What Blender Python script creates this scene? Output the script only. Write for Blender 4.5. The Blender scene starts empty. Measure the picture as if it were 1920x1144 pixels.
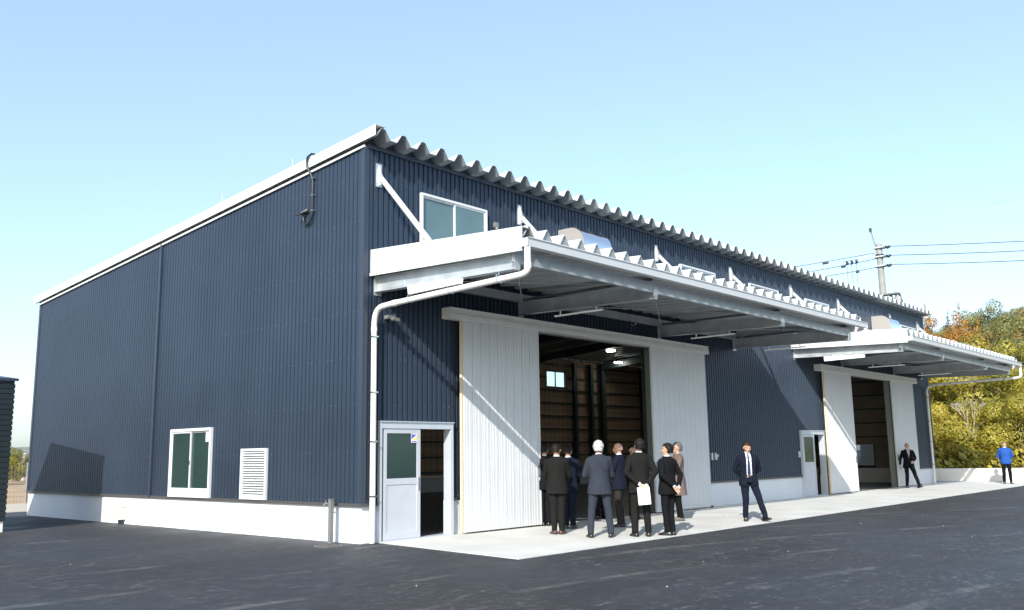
import bpy, bmesh, math, random
from mathutils import Vector, Matrix, noise
R = math.radians
random.seed(7)
sc = bpy.context.scene
COL = sc.collection
# ---------------------------------------------------------------- camera
cam_d = bpy.data.cameras.new("camera"); cam = bpy.data.objects.new("camera", cam_d); COL.objects.link(cam)
CAM = Vector((-10.2, -12.6862, 1.4979))
RM = Matrix(((0.666743, -0.112096, -0.73681), (-0.745142, -0.11987, -0.656045), (-0.014781, 0.986441, -0.16345)))
cam.matrix_world = Matrix.Translation(CAM) @ RM.to_4x4()
cam_d.sensor_width = 36; cam_d.lens = 31.58; cam_d.clip_end = 3000; cam_d.clip_start = 0.1
sc.camera = cam
# ---------------------------------------------------------------- light
SUN = Vector((-1, -0.48, 0.67)).normalized()
elev = math.asin(SUN.z); azim = math.atan2(SUN.x, SUN.y)
w = bpy.data.worlds.new("World"); sc.world = w; w.use_nodes = True
nt = w.node_tree; bg = nt.nodes['Background']; sky = nt.nodes.new('ShaderNodeTexSky')
sky.sky_type = 'NISHITA'; sky.sun_disc = False; sky.sun_elevation = elev; sky.sun_rotation = azim
sky.air_density = 1.0; sky.dust_density = 1.6; sky.ozone_density = 1.2
# a thin bright veil of high haze over the clear blue
veil = nt.nodes.new('ShaderNodeMix'); veil.data_type = 'RGBA'; veil.blend_type = 'ADD'; veil.inputs[0].default_value = 1.0; veil.inputs[7].default_value = (1.03, 1.28, 1.60, 1)
tint = nt.nodes.new('ShaderNodeMix'); tint.data_type = 'RGBA'; tint.blend_type = 'MULTIPLY'; tint.inputs[0].default_value = 1.0; tint.inputs[7].default_value = (0.85, 0.915, 0.93, 1)
nt.links.new(sky.outputs[0], tint.inputs[6]); nt.links.new(tint.outputs[2], veil.inputs[6]); nt.links.new(veil.outputs[2], bg.inputs[0]); bg.inputs[1].default_value = 0.145
sd = bpy.data.lights.new("sun", 'SUN'); sd.energy = 4.6; sd.angle = R(0.5); sd.color = (1.0, 0.95, 0.87)
so = bpy.data.objects.new("sun", sd); COL.objects.link(so)
so.rotation_euler = (-SUN).to_track_quat('-Z', 'Y').to_euler()
sc.view_settings.view_transform = 'Standard'; sc.view_settings.look = 'None'
sc.view_settings.exposure = 0.62; sc.view_settings.gamma = 1
sc.cycles.max_bounces = 8

# ---------------------------------------------------------------- materials
def mat(name, col, rough=0.6, metal=0.0, spec=0.5, var=0.0, vscale=3.0, bump=0.0, bscale=60.0, stretch=None, emit=None, coat=0.0):
    m = bpy.data.materials.new(name); m.use_nodes = True
    n = m.node_tree; b = n.nodes['Principled BSDF']
    b.inputs['Base Color'].default_value = (*col, 1); b.inputs['Roughness'].default_value = rough
    b.inputs['Metallic'].default_value = metal; b.inputs['Specular IOR Level'].default_value = spec
    b.inputs['Coat Weight'].default_value = coat
    if emit:
        b.inputs['Emission Color'].default_value = (*emit[0], 1); b.inputs['Emission Strength'].default_value = emit[1]
    if var or bump:
        tc = n.nodes.new('ShaderNodeTexCoord'); mp = n.nodes.new('ShaderNodeMapping')
        n.links.new(tc.outputs['Object'], mp.inputs[0])
        if stretch: mp.inputs['Scale'].default_value = stretch
    if var:
        t = n.nodes.new('ShaderNodeTexNoise'); t.inputs['Scale'].default_value = vscale; t.inputs['Detail'].default_value = 5
        n.links.new(mp.outputs[0], t.inputs['Vector'])
        r = n.nodes.new('ShaderNodeValToRGB')
        r.color_ramp.elements[0].position = 0.3; r.color_ramp.elements[1].position = 0.7
        r.color_ramp.elements[0].color = (*[c*(1-var) for c in col], 1)
        r.color_ramp.elements[1].color = (*[min(1, c*(1+var)) for c in col], 1)
        n.links.new(t.outputs[0], r.inputs[0]); n.links.new(r.outputs[0], b.inputs['Base Color'])
        mr = n.nodes.new('ShaderNodeMapRange'); mr.inputs['To Min'].default_value = max(0.02, rough-0.08); mr.inputs['To Max'].default_value = min(1, rough+0.08)
        n.links.new(t.outputs[0], mr.inputs[0]); n.links.new(mr.outputs[0], b.inputs['Roughness'])
    if bump:
        t2 = n.nodes.new('ShaderNodeTexNoise'); t2.inputs['Scale'].default_value = bscale; t2.inputs['Detail'].default_value = 3
        n.links.new(mp.outputs[0], t2.inputs['Vector'])
        bp = n.nodes.new('ShaderNodeBump'); bp.inputs['Strength'].default_value = bump; bp.inputs['Distance'].default_value = 0.02
        n.links.new(t2.outputs[0], bp.inputs['Height']); n.links.new(bp.outputs[0], b.inputs['Normal'])
    return m
M = {}
M['navy'] = mat('navy_siding', (0.047, 0.068, 0.103), 0.47, 0.6, 0.3, var=0.08, vscale=0.7, bump=0.02, bscale=6)
M['navy_trim'] = mat('navy_trim', (0.026, 0.038, 0.062), 0.4)
M['screw'] = mat('screw_steel', (0.16, 0.20, 0.25), 0.4, 0.4)
M['conc_white'] = mat('painted_concrete', (0.62, 0.645, 0.68), 0.8, var=0.05, vscale=0.8, bump=0.05, bscale=30)
M['brown_trim'] = mat('brown_base_flashing', (0.06, 0.058, 0.06), 0.5)
M['white_metal'] = mat('white_metal', (0.55, 0.575, 0.60), 0.38, 0.0, var=0.02, vscale=2)
M['door_white'] = mat('door_white', (0.55, 0.575, 0.605), 0.42, 0.0, var=0.04, vscale=1.2)
M['cream'] = mat('cream_trim', (0.62, 0.50, 0.34), 0.6)
M['track'] = mat('track_white', (0.66, 0.66, 0.65), 0.45, var=0.04)
M['galva'] = mat('galvanised_steel', (0.50, 0.53, 0.55), 0.42, 0.65, var=0.08, vscale=5, bump=0.04, bscale=40)
M['galva_beam'] = mat('galvanised_beam', (0.46, 0.49, 0.51), 0.45, 0.55, var=0.13, vscale=4, bump=0.05, bscale=30)
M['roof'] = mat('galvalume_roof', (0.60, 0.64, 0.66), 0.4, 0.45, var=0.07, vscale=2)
M['roof_under'] = mat('roof_underside_shaded', (0.40, 0.43, 0.44), 0.5, 0.4, var=0.06, vscale=2)  # same roofing sheet seen from below, shade mixed into its colour
M['eave_shaded_metal'] = mat('eave_shaded_metal', (0.30, 0.33, 0.35), 0.5, 0.5, var=0.08, vscale=2)  # roofing metal darkened further, eave shade put into the colour
M['mirror'] = mat('polished_stainless', (0.80, 0.82, 0.85), 0.08, 1.0)
M['satin'] = mat('satin_stainless', (0.60, 0.57, 0.54), 0.35, 0.6)
M['alu'] = mat('aluminium_frame', (0.50, 0.545, 0.60), 0.4, 0.25, var=0.03)
M['doorpanel'] = mat('door_leaf_grey', (0.46, 0.49, 0.54), 0.45, 0.1, var=0.04)
M['glass_green'] = mat('wired_green_glass', (0.020, 0.042, 0.038), 0.16, 0.0, 0.7, var=0.12, vscale=1.5)
M['glass_teal'] = mat('frosted_teal_glass', (0.085, 0.145, 0.165), 0.25, 0.0, 0.6, var=0.10, vscale=1.2)
M['black'] = mat('black_plastic', (0.012, 0.016, 0.018), 0.4)
M['pvc'] = mat('pvc_pipe', (0.66, 0.66, 0.64), 0.35, var=0.03)
M['tube_lamp'] = mat('lamp_tube', (0.85, 0.86, 0.85), 0.3)
M['asph_dark'] = mat('dark_siding', (0.014, 0.022, 0.027), 0.35, 0.1, var=0.1)
M['beige'] = mat('beige_box', (0.55, 0.52, 0.46), 0.6)
M['postgrey'] = mat('tap_post_grey', (0.15, 0.155, 0.155), 0.5, var=0.06, vscale=8)
M['chrome'] = mat('chrome', (0.75, 0.75, 0.75), 0.15, 1.0)
M['int_steel'] = mat('interior_steel', (0.055, 0.085, 0.09), 0.5, var=0.1)
M['int_floor'] = mat('interior_floor', (0.13, 0.135, 0.135), 0.4, var=0.08, vscale=0.6)
M['lamp'] = mat('lit_lamp', (1, 1, 1), 0.5, emit=((1.0, 0.95, 0.82), 14))
M['pole'] = mat('pole_concrete', (0.25, 0.25, 0.245), 0.8, var=0.1)
M['wire'] = mat('black_cable', (0.02, 0.025, 0.03), 0.5)
M['wire_pale'] = mat('pale_ground_wire', (0.45, 0.48, 0.5), 0.5)
M['rwall'] = mat('retaining_concrete', (0.66, 0.65, 0.62), 0.85, var=0.05, vscale=1.0, bump=0.05)
M['bark'] = mat('bark', (0.13, 0.10, 0.075), 0.9, var=0.3, vscale=6)
M['barkpale'] = mat('pale_bark', (0.34, 0.30, 0.23), 0.9, var=0.2, vscale=6)
M['stone'] = mat('stone', (0.30, 0.29, 0.27), 0.8)
M['iron'] = mat('cast_iron', (0.10, 0.095, 0.09), 0.6, 0.2)
M['jamb'] = mat('jamb_grey_green', (0.20, 0.225, 0.215), 0.5, 0.2, var=0.06)
M['galv_dark'] = mat('tight_frame_steel', (0.10, 0.10, 0.10), 0.6)
M['st_blue'] = mat('sticker_blue', (0.12, 0.13, 0.45), 0.5)
M['st_yel'] = mat('sticker_yellow', (0.8, 0.62, 0.12), 0.5)
M['st_wht'] = mat('sticker_white', (0.75, 0.76, 0.8), 0.5)

def ply_material():
    m = bpy.data.materials.new('insulated_backing'); m.use_nodes = True
    n = m.node_tree; b = n.nodes['Principled BSDF']; L = n.links
    tc = n.nodes.new('ShaderNodeTexCoord'); mp = n.nodes.new('ShaderNodeMapping')
    L.new(tc.outputs['Object'], mp.inputs[0]); mp.inputs['Rotation'].default_value = (0, R(45), R(0))
    ch = n.nodes.new('ShaderNodeTexChecker'); ch.inputs['Scale'].default_value = 4.2
    ch.inputs[1].default_value = (0.56, 0.40, 0.27, 1); ch.inputs[2].default_value = (0.33, 0.23, 0.15, 1)
    L.new(mp.outputs[0], ch.inputs[0])
    no = n.nodes.new('ShaderNodeTexNoise'); no.inputs['Scale'].default_value = 2.5; no.inputs['Detail'].default_value = 6
    L.new(tc.outputs['Object'], no.inputs['Vector'])
    mx = n.nodes.new('ShaderNodeMix'); mx.data_type = 'RGBA'; mx.inputs[7].default_value = (0.46, 0.35, 0.25, 1)
    L.new(no.outputs[0], mx.inputs[0]); L.new(ch.outputs[0], mx.inputs[6]); L.new(mx.outputs[2], b.inputs['Base Color'])
    b.inputs['Roughness'].default_value = 0.8
    return m
M['ply'] = ply_material()
def clear_glass():
    m = bpy.data.materials.new('clear_glass'); m.use_nodes = True; n = m.node_tree; L = n.links
    out = n.nodes['Material Output']; n.nodes.remove(n.nodes['Principled BSDF'])
    t = n.nodes.new('ShaderNodeBsdfTransparent'); t.inputs[0].default_value = (0.9, 0.94, 0.94, 1)
    g = n.nodes.new('ShaderNodeBsdfGlossy'); g.inputs['Roughness'].default_value = 0.03
    mx = n.nodes.new('ShaderNodeMixShader'); mx.inputs[0].default_value = 0.08
    L.new(t.outputs[0], mx.inputs[1]); L.new(g.outputs[0], mx.inputs[2]); L.new(mx.outputs[0], out.inputs[0])
    return m
M['lining_grey'] = mat('dull_grey_lining', (0.23, 0.20, 0.165), 0.8, var=0.2, vscale=1.2)
M['clear'] = clear_glass()
def asphalt_material():
    m = bpy.data.materials.new('fresh_asphalt'); m.use_nodes = True
    n = m.node_tree; b = n.nodes['Principled BSDF']; L = n.links
    tc = n.nodes.new('ShaderNodeTexCoord')
    def noi(scale, detail, sc3=(1, 1, 1), rot=0, dist=0, rough=0.5):
        mp = n.nodes.new('ShaderNodeMapping'); mp.inputs['Scale'].default_value = sc3; mp.inputs['Rotation'].default_value = (0, 0, rot)
        t = n.nodes.new('ShaderNodeTexNoise'); t.inputs['Scale'].default_value = scale; t.inputs['Detail'].default_value = detail
        t.inputs['Distortion'].default_value = dist; t.inputs['Roughness'].default_value = rough
        L.new(tc.outputs['Object'], mp.inputs[0]); L.new(mp.outputs[0], t.inputs['Vector']); return t.outputs[0]
    def ramp(src, p0, p1, a=0.0, bb=1.0):
        r = n.nodes.new('ShaderNodeMapRange'); r.interpolation_type = 'SMOOTHSTEP'
        r.inputs['From Min'].default_value = p0; r.inputs['From Max'].default_value = p1
        r.inputs['To Min'].default_value = a; r.inputs['To Max'].default_value = bb
        L.new(src, r.inputs[0]); return r.outputs[0]
    def mixc(f, a, c):
        x = n.nodes.new('ShaderNodeMix'); x.data_type = 'RGBA'
        if isinstance(f, float): x.inputs[0].default_value = f
        else: L.new(f, x.inputs[0])
        for i, v in ((6, a), (7, c)):
            if isinstance(v, tuple): x.inputs[i].default_value = (*v, 1)
            else: L.new(v, x.inputs[i])
        return x.outputs[2]
    def mul(a, c):
        x = n.nodes.new('ShaderNodeMath'); x.operation = 'MULTIPLY'
        for i, v in ((0, a), (1, c)):
            if isinstance(v, float): x.inputs[i].default_value = v
            else: L.new(v, x.inputs[i])
        return x.outputs[0]
    big = noi(0.16, 4, (1, 1, 1), 0.3)
    base = mixc(ramp(big, 0.38, 0.62), (0.024, 0.0245, 0.026), (0.028, 0.034, 0.043))
    base = mixc(ramp(noi(1.6, 6, (1, 1, 1)), 0.45, 0.75, 0, 0.4), base, (0.052, 0.053, 0.055))
    # roller and tyre streaks, elongated along the length of the yard
    st = ramp(noi(3.0, 6, (0.16, 1.6, 1), R(-8), 0.4, 0.6), 0.58, 0.80, 0, 0.22)
    base = mixc(st, base, (0.075, 0.078, 0.083))
    st2 = ramp(noi(5.0, 5, (0.2, 2.2, 1), R(35), 0.3, 0.65), 0.62, 0.76, 0, 0.4)
    base = mixc(st2, base, (0.10, 0.10, 0.10))
    # tyre arcs
    mp = n.nodes.new('ShaderNodeMapping'); mp.inputs['Location'].default_value = (4, 38, 0)
    L.new(tc.outputs['Object'], mp.inputs[0])
    wv = n.nodes.new('ShaderNodeTexWave'); wv.wave_type = 'RINGS'; wv.rings_direction = 'Z'; wv.inputs['Scale'].default_value = 0.17
    wv.inputs['Distortion'].default_value = 5.0; wv.inputs['Detail'].default_value = 2; wv.inputs['Detail Scale'].default_value = 0.4
    L.new(mp.outputs[0], wv.inputs[0])
    arc = mul(ramp(wv.outputs['Fac'], 0.955, 0.995), ramp(noi(0.6, 6), 0.46, 0.62, 0, 0.7))
    base = mixc(arc, base, (0.12, 0.118, 0.112))
    fl = mul(ramp(noi(9.0, 6, (0.6, 1.3, 1), R(20), 0.2, 0.75), 0.54, 0.62, 0, 0.85), ramp(noi(0.45, 4), 0.40, 0.60, 0.25, 1.0))
    base = mixc(fl, base, (0.135, 0.135, 0.138))
    dk = ramp(noi(6.0, 6, (0.7, 1.2, 1), R(-25), 0.2, 0.7), 0.60, 0.46, 0.0, 0.55)
    base = mixc(dk, base, (0.018, 0.019, 0.022))
    pk = ramp(noi(20, 5, (0.7, 1.3, 1), 0.4), 0.63, 0.69, 0, 0.5)
    pk = mul(pk, ramp(noi(0.35, 5), 0.45, 0.65, 0.08, 1.0))
    base = mixc(pk, base, (0.22, 0.22, 0.22))
    fine = noi(160, 3)
    base = mixc(ramp(fine, 0.58, 0.72, 0, 0.30), base, (0.13, 0.13, 0.13))
    L.new(base, b.inputs['Base Color'])
    L.new(ramp(noi(0.7, 5, (0.5, 1.2, 1), 0.2), 0.3, 0.7, 0.55, 0.78), b.inputs['Roughness'])
    bp = n.nodes.new('ShaderNodeBump'); bp.inputs['Strength'].default_value = 0.45; bp.inputs['Distance'].default_value = 0.008
    L.new(noi(120, 4), bp.inputs['Height']); L.new(bp.outputs[0], b.inputs['Normal'])
    return m
M['asphalt'] = asphalt_material()
def concrete_material():
    m = mat('apron_concrete', (0.51, 0.51, 0.49), 0.85, var=0.11, vscale=0.9, bump=0.06, bscale=80)
    return m
M['apron'] = concrete_material()
M['field'] = mat('dry_grass_field', (0.36, 0.25, 0.14), 0.9, var=0.25, vscale=0.4)
M['soil'] = mat('hill_soil', (0.07, 0.06, 0.03), 0.95, var=0.3, vscale=0.5)
M['farhill'] = mat('far_hill_green', (0.17, 0.19, 0.15), 0.95, var=0.25, vscale=0.05)
def leaf_material(name, cols, scale=0.5):
    m = bpy.data.materials.new(name); m.use_nodes = True
    n = m.node_tree; b = n.nodes['Principled BSDF']; L = n.links
    g = n.nodes.new('ShaderNodeNewGeometry'); t = n.nodes.new('ShaderNodeTexNoise'); t.inputs['Scale'].default_value = scale
    L.new(g.outputs['Position'], t.inputs['Vector'])
    ad = n.nodes.new('ShaderNodeMath'); ad.operation = 'MULTIPLY_ADD'; ad.inputs[1].default_value = 0.45
    mr = n.nodes.new('ShaderNodeMapRange'); mr.inputs[1].default_value = 0.3; mr.inputs[2].default_value = 0.7; mr.inputs[4].default_value = 0.55
    L.new(t.outputs[0], mr.inputs[0]); L.new(g.outputs['Random Per Island'], ad.inputs[0]); L.new(mr.outputs[0], ad.inputs[2])
    r = n.nodes.new('ShaderNodeValToRGB'); e = r.color_ramp.elements
    e[0].color = (*cols[0], 1); e[1].color = (*cols[-1], 1)
    for i, c in enumerate(cols[1:-1]): x = e.new((i+1)/(len(cols)-1)); x.color = (*c, 1)
    L.new(ad.outputs[0], r.inputs[0]); L.new(r.outputs[0], b.inputs['Base Color'])
    b.inputs['Roughness'].default_value = 0.55
    tr = n.nodes.new('ShaderNodeBsdfTranslucent'); L.new(r.outputs[0], tr.inputs[0])
    mx = n.nodes.new('ShaderNodeMixShader'); mx.inputs[0].default_value = 0.25
    L.new(b.outputs[0], mx.inputs[1]); L.new(tr.outputs[0], mx.inputs[2]); L.new(mx.outputs[0], n.nodes['Material Output'].inputs[0])
    return m
M['leaf_yg'] = leaf_material('leaf_yellow_green', [(0.06, 0.075, 0.010), (0.21, 0.20, 0.024), (0.38, 0.32, 0.04), (0.50, 0.40, 0.06)])
M['leaf_rust'] = leaf_material('leaf_rust', [(0.10, 0.055, 0.015), (0.30, 0.14, 0.025), (0.42, 0.22, 0.035), (0.30, 0.22, 0.05)])
M['leaf_gg'] = leaf_material('leaf_grey_green', [(0.05, 0.07, 0.02), (0.14, 0.15, 0.045), (0.24, 0.23, 0.07), (0.30, 0.28, 0.11)])
M['leaf_dk'] = leaf_material('leaf_dark_conifer', [(0.03, 0.045, 0.02), (0.06, 0.075, 0.035), (0.10, 0.09, 0.05)])

# ---------------------------------------------------------------- mesh builder
class MB:
    def __init__(s): s.v = []; s.f = []; s.m = []; s.smooth = []
    def add(s, vs, fs, mi=0, sm=False):
        o = len(s.v); s.cuts = getattr(s, 'cuts', []) + [(o, len(s.f))]; s.v += [tuple(v) for v in vs]; s.f += [tuple(i+o for i in f) for f in fs]; s.m += [mi]*len(fs); s.smooth += [sm]*len(fs)
        return s
    def box(s, a, b, mi=0):
        x0, y0, z0 = a; x1, y1, z1 = b
        return s.add([(x0,y0,z0),(x1,y0,z0),(x1,y1,z0),(x0,y1,z0),(x0,y0,z1),(x1,y0,z1),(x1,y1,z1),(x0,y1,z1)],
              [(0,3,2,1),(4,5,6,7),(0,1,5,4),(1,2,6,5),(2,3,7,6),(3,0,4,7)], mi)
    def hexa(s, p, mi=0):   # 8 points bottom 4 ccw, top 4 ccw
        return s.add(p, [(0,3,2,1),(4,5,6,7),(0,1,5,4),(1,2,6,5),(2,3,7,6),(3,0,4,7)], mi)
    def prism(s, poly, fn, t0, t1, mi=0, sm=False):  # poly 2d list, fn(u,v,t)->3d
        k = len(poly)
        vs = [fn(u, v, t0) for u, v in poly] + [fn(u, v, t1) for u, v in poly]
        fs = [(i, (i+1) % k, k+(i+1) % k, k+i) for i in range(k)]
        s.add(vs, fs, mi, sm); s.add(vs[:k], [tuple(range(k-1, -1, -1))], mi); s.add(vs[k:], [tuple(range(k))], mi); return s
    def tube(s, pts, r, n=10, mi=0, caps=True):
        pts = [Vector(p) for p in pts]; rs = r if isinstance(r, (list, tuple)) else [r]*len(pts)
        rings = []; up = None
        for i, p in enumerate(pts):
            d = (pts[min(i+1, len(pts)-1)] - pts[max(i-1, 0)]).normalized()
            if up is None: up = Vector((0, 0, 1)) if abs(d.z) < 0.9 else Vector((1, 0, 0))
            a = d.cross(up).normalized(); c = a.cross(d).normalized(); up = c
            rings.append([p + rs[i]*(math.cos(2*math.pi*k/n)*a + math.sin(2*math.pi*k/n)*c) for k in range(n)])
        vs = [v for g in rings for v in g]; fs = []
        for i in range(len(pts)-1):
            for k in range(n): fs.append((i*n+k, i*n+(k+1) % n, (i+1)*n+(k+1) % n, (i+1)*n+k))
        s.add(vs, fs, mi, True)
        if caps: s.add(rings[0], [tuple(range(n-1, -1, -1))], mi); s.add(rings[-1], [tuple(range(n))], mi)
        return s
    def build_each(s, n, name, mats, parent):   # every n added shapes become one part of their own
        c = s.cuts + [(len(s.v), len(s.f))]; out = []
        for i in range(0, len(s.cuts), n):
            (v0, f0), (v1, f1) = c[i], c[min(i+n, len(s.cuts))]; q = MB()
            q.v = s.v[v0:v1]; q.f = [tuple(k-v0 for k in f) for f in s.f[f0:f1]]; q.m = s.m[f0:f1]; q.smooth = s.smooth[f0:f1]
            out.append(q.build(name, mats, parent))
        return out
    def mesh(s, name, mats, off=Vector((0, 0, 0))):
        me = bpy.data.meshes.new(name); me.from_pydata([(v[0]-off[0], v[1]-off[1], v[2]-off[2]) for v in s.v], [], s.f); me.update()
        for m_ in (mats if isinstance(mats, (list, tuple)) else [mats]): me.materials.append(m_ if not isinstance(m_, str) else M[m_])
        for p, mi, sm in zip(me.polygons, s.m, s.smooth): p.material_index = mi; p.use_smooth = sm
        bm = bmesh.new(); bm.from_mesh(me); bmesh.ops.recalc_face_normals(bm, faces=bm.faces); bm.to_mesh(me); bm.free()
        return me
    def build(s, name, mats, parent=None, label=None, recalc=True):
        off = wloc(parent) if parent else Vector((0, 0, 0))
        o = bpy.data.objects.new(name, s.mesh(name, mats, off)); COL.objects.link(o)
        if parent: o.parent = parent
        if label: o['label'] = label
        return o
def wloc(o):
    v = Vector((0, 0, 0))
    while o: v += o.location; o = o.parent
    return v
def tag(o, label=None, cat=None, group=None, kind=None):
    if label: o['label'] = label
    if cat: o['category'] = cat
    if group: o['group'] = group
    if kind: o['kind'] = kind
    return o
def thing(name, loc, label, cat, group=None):
    o = bpy.data.objects.new(name, None); COL.objects.link(o); o.location = loc; o.empty_display_size = 0.2
    return tag(o, label, cat, group)
def arc(p0, c, p1, n=6):  # quadratic curve
    p0, c, p1 = Vector(p0), Vector(c), Vector(p1)
    return [(1-t)**2*p0 + 2*t*(1-t)*c + t*t*p1 for t in [i/n for i in range(n+1)]]

# ================================================================= ground
AY = -3.37
def hz(x, y): return -0.0219*min(max(-y, 0), -AY) - 0.010
def apz(y): return -0.0219*min(max(-y, 0), -AY)
g = MB()
xs = [-900, -300, -80, -30, -14, -8, -3, 0, 3, 8, 15, 25, 36, 60, 150, 400, 900]
ys = [-900, -300, -80, -30, -14, -8, -5, AY-0.02, AY, -1.5, -0.6, 0, 2, 8, 17, 30, 60, 150, 400, 900]
vs = [(x, y, hz(x, y)) for y in ys for x in xs]
nx = len(xs)
g.add(vs, [(j*nx+i, j*nx+i+1, (j+1)*nx+i+1, (j+1)*nx+i) for j in range(len(ys)-1) for i in range(nx-1)])
tag(g.build('asphalt_yard', 'asphalt'), 'dark freshly laid asphalt yard', None, kind='structure')
# apron slab with expansion joints
g = MB(); x0, x1 = 0.33, 37.0
jx = [x0, 4.3, 9.8, 13.85, 17.9, 21.9, 27.2, 31.2, x1]
for a, b in zip(jx[:-1], jx[1:]):
    g.add([(a+.003, AY, apz(AY)), (b-.003, AY, apz(AY)), (b-.003, 0.3, 0), (a+.003, 0.3, 0), (a+.003, AY, -0.25), (b-.003, AY, -0.25), (b-.003, 0.3, -0.25), (a+.003, 0.3, -0.25)],
          [(0,1,2,3), (0,4,5,1), (1,5,6,2), (2,6,7,3), (3,7,4,0)])
g.box((x0+.002, AY+.002, -0.3), (x1-.002, 0.29, -0.087))
tag(g.build('concrete_apron', 'apron'), 'pale concrete apron along the warehouse front', None, kind='structure')
# field beyond the back fence
g = MB(); g.add([(-60, 17.3, 0.05), (14, 17.3, 0.05), (60, 17.3, 0.05), (60, 75, 0.15), (-60, 75, 0.15)], [(0, 1, 2, 3, 4)])
tag(g.build('dry_field', 'field'), 'tan dry grass field behind the yard fence', None, kind='structure')

# ================================================================= warehouse
L_, D_, H_ = 31.35, 14.82, 7.2
HC = 0.627; PITCH = 0.125
WH = thing('warehouse', (0, 0, 0), 'long navy corrugated metal warehouse with white sliding doors and two canopies', 'warehouse')
def roofz(y): return 7.245 - 0.0795*y
def cladding(name, length, fix, zbase, ztop, openings, horiz, mats, parent, depth=0.018, pitch=PITCH, groove=0.030, screws=True, flip=1, s0=0.0):
    """vertical ribbed sheet. fix(s, out, z)->3d ; openings (s0,s1,z0,z1)"""
    base = []
    k = 0
    while True:
        a = s0 + k*pitch
        if a > length: break
        base += [(a, 0), (a+0.005, -1), (a+groove-0.005, -1), (a+groove, 0)]
        k += 1
    pts = [p for p in base if s0 <= p[0] <= length] + [(length, 0)]
    def offs(s):
        f = (s-s0) % pitch
        if f < 0.005: return -f/0.005
        if f < groove-0.005: return -1
        if f < groove: return -(groove-f)/0.005
        return 0
    ss = sorted(set([round(p[0], 4) for p in pts] + [round(v, 4) for o_ in openings for v in o_[:2] if s0 < v < length]))
    mb = MB()
    for a, b in zip(ss[:-1], ss[1:]):
        if b-a < 1e-4: continue
        mid = (a+b)/2; oa, ob = offs(a+1e-5)*depth, offs(b-1e-5)*depth
        segs = [(zbase, None)]
        cuts = sorted([(o_[2], o_[3]) for o_ in openings if o_[0]-1e-4 <= mid <= o_[1]+1e-4])
        zz = zbase; out = []
        for c0, c1 in cuts:
            if c0 > zz+1e-3: out.append((zz, c0))
            zz = max(zz, c1)
        out.append((zz, None))
        for z0, z1 in out:
            ta = ztop(a) if z1 is None else z1; tb = ztop(b) if z1 is None else z1
            mb.add([fix(a, oa, z0), fix(b, ob, z0), fix(b, ob, tb), fix(a, oa, ta)], [(0, 1, 2, 3)], 0)
    if screws:
        z = 0.72; row = 0
        while z < ztop(s0):
            s = s0 + PITCH*0.6 + (row % 2)*PITCH; i = 0
            while s < length-0.05:
                if z < ztop(s)-0.08 and not any(o_[0]-.08 < s < o_[1]+.08 and o_[2]-.08 < z < o_[3]+.08 for o_ in openings):
                    r_ = 0.0085
                    q = [fix(s+r_*math.cos(t), 0.007, z+r_*math.sin(t)) for t in [k_*math.pi/3 for k_ in range(6)]]
                    q2 = [fix(s+r_*math.cos(t), 0.0, z+r_*math.sin(t)) for t in [k_*math.pi/3 for k_ in range(6)]]
                    mb.add(q+q2, [(0,1,2,3,4,5)]+[(k_, (k_+1) % 6, 6+(k_+1) % 6, 6+k_) for k_ in range(6)], 1)
                s += PITCH*(2 if i % 3 else 1); i += 1
            z += 0.845; row += 1
    return mb.build(name, mats, parent)
WIN_UP = [(1.34, 3.21), (10.94, 12.85), (14.96, 16.94), (19.0, 20.96), (28.3, 30.15)]
ZW0, ZW1 = 5.587, 6.58
O1, O2 = (4.55, 9.38), (21.95, 26.45)
DH = 4.2
front_open = [(a, b, ZW0, ZW1) for a, b in WIN_UP] + [(O1[0], O1[1], -1, DH), (O2[0], O2[1], -1, DH), (0.36, 2.13, -1, 2.09), (17.95, 19.72, -1, 2.09)]
cladding('front_wall', L_, lambda s, o, z: (s, -0.03-o, z), 0.665, lambda s: 7.24, front_open, 1, ['navy', 'screw'], WH, s0=0.035, depth=0.025, groove=0.05)
GW = (4.95, 6.69, 0.672, 2.15); GL = (2.86, 3.78, 0.68, 1.68)
cladding('gable_wall', D_, lambda s, o, z: (-0.03-o, s, z), 0.665, lambda s: roofz(s)-0.02, [GW, GL], 1, ['navy', 'screw'], WH, s0=0.035)
GR = (2.55, 3.5, 0.75, 1.7)
cladding('gable_wall', D_, lambda s, o, z: (L_+0.03+o, s, z), 0.665, lambda s: roofz(s)-0.02, [GR], 1, ['navy', 'screw'], WH, s0=0.035, screws=False)
BW = [(23.05, 24.6, 4.62, 5.47), (9, 10.6, 4.62, 5.47)]
cladding('back_wall', L_, lambda s, o, z: (s, D_+0.03+o, z), 0.665, lambda s: roofz(D_), [(a, b, c, d) for a, b, c, d in BW], 1, ['navy', 'screw'], WH, s0=0.035, screws=False)
# corner trims
t = MB()
for cx, cy, zt in ((-0.045, -0.045, 7.25), (-0.045, D_+0.045, roofz(D_)), (L_+0.045, -0.045, 7.25), (L_+0.045, D_+0.045, roofz(D_))):
    sx = 1 if cx < 1 else -1; sy = 1 if cy < 1 else -1
    xa, xb = sorted((cx, cx+sx*0.11)); ya, yb = sorted((cy, cy+sy*0.012)); t.box((xa, ya, 0.655), (xb, yb, zt-0.04))
    xa, xb = sorted((cx, cx+sx*0.012)); ya, yb = sorted((cy+sy*0.012, cy+sy*0.11)); t.box((xa, ya, 0.655), (xb, yb, zt-0.04))
t.build_each(2, 'corner_trim', 'navy_trim', WH)
t = MB(); t.box((-0.075, 7.56, 0.63), (-0.031, 7.63, roofz(7.6)-0.05)); t.build('expansion_joint', 'navy_trim', WH)
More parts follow.
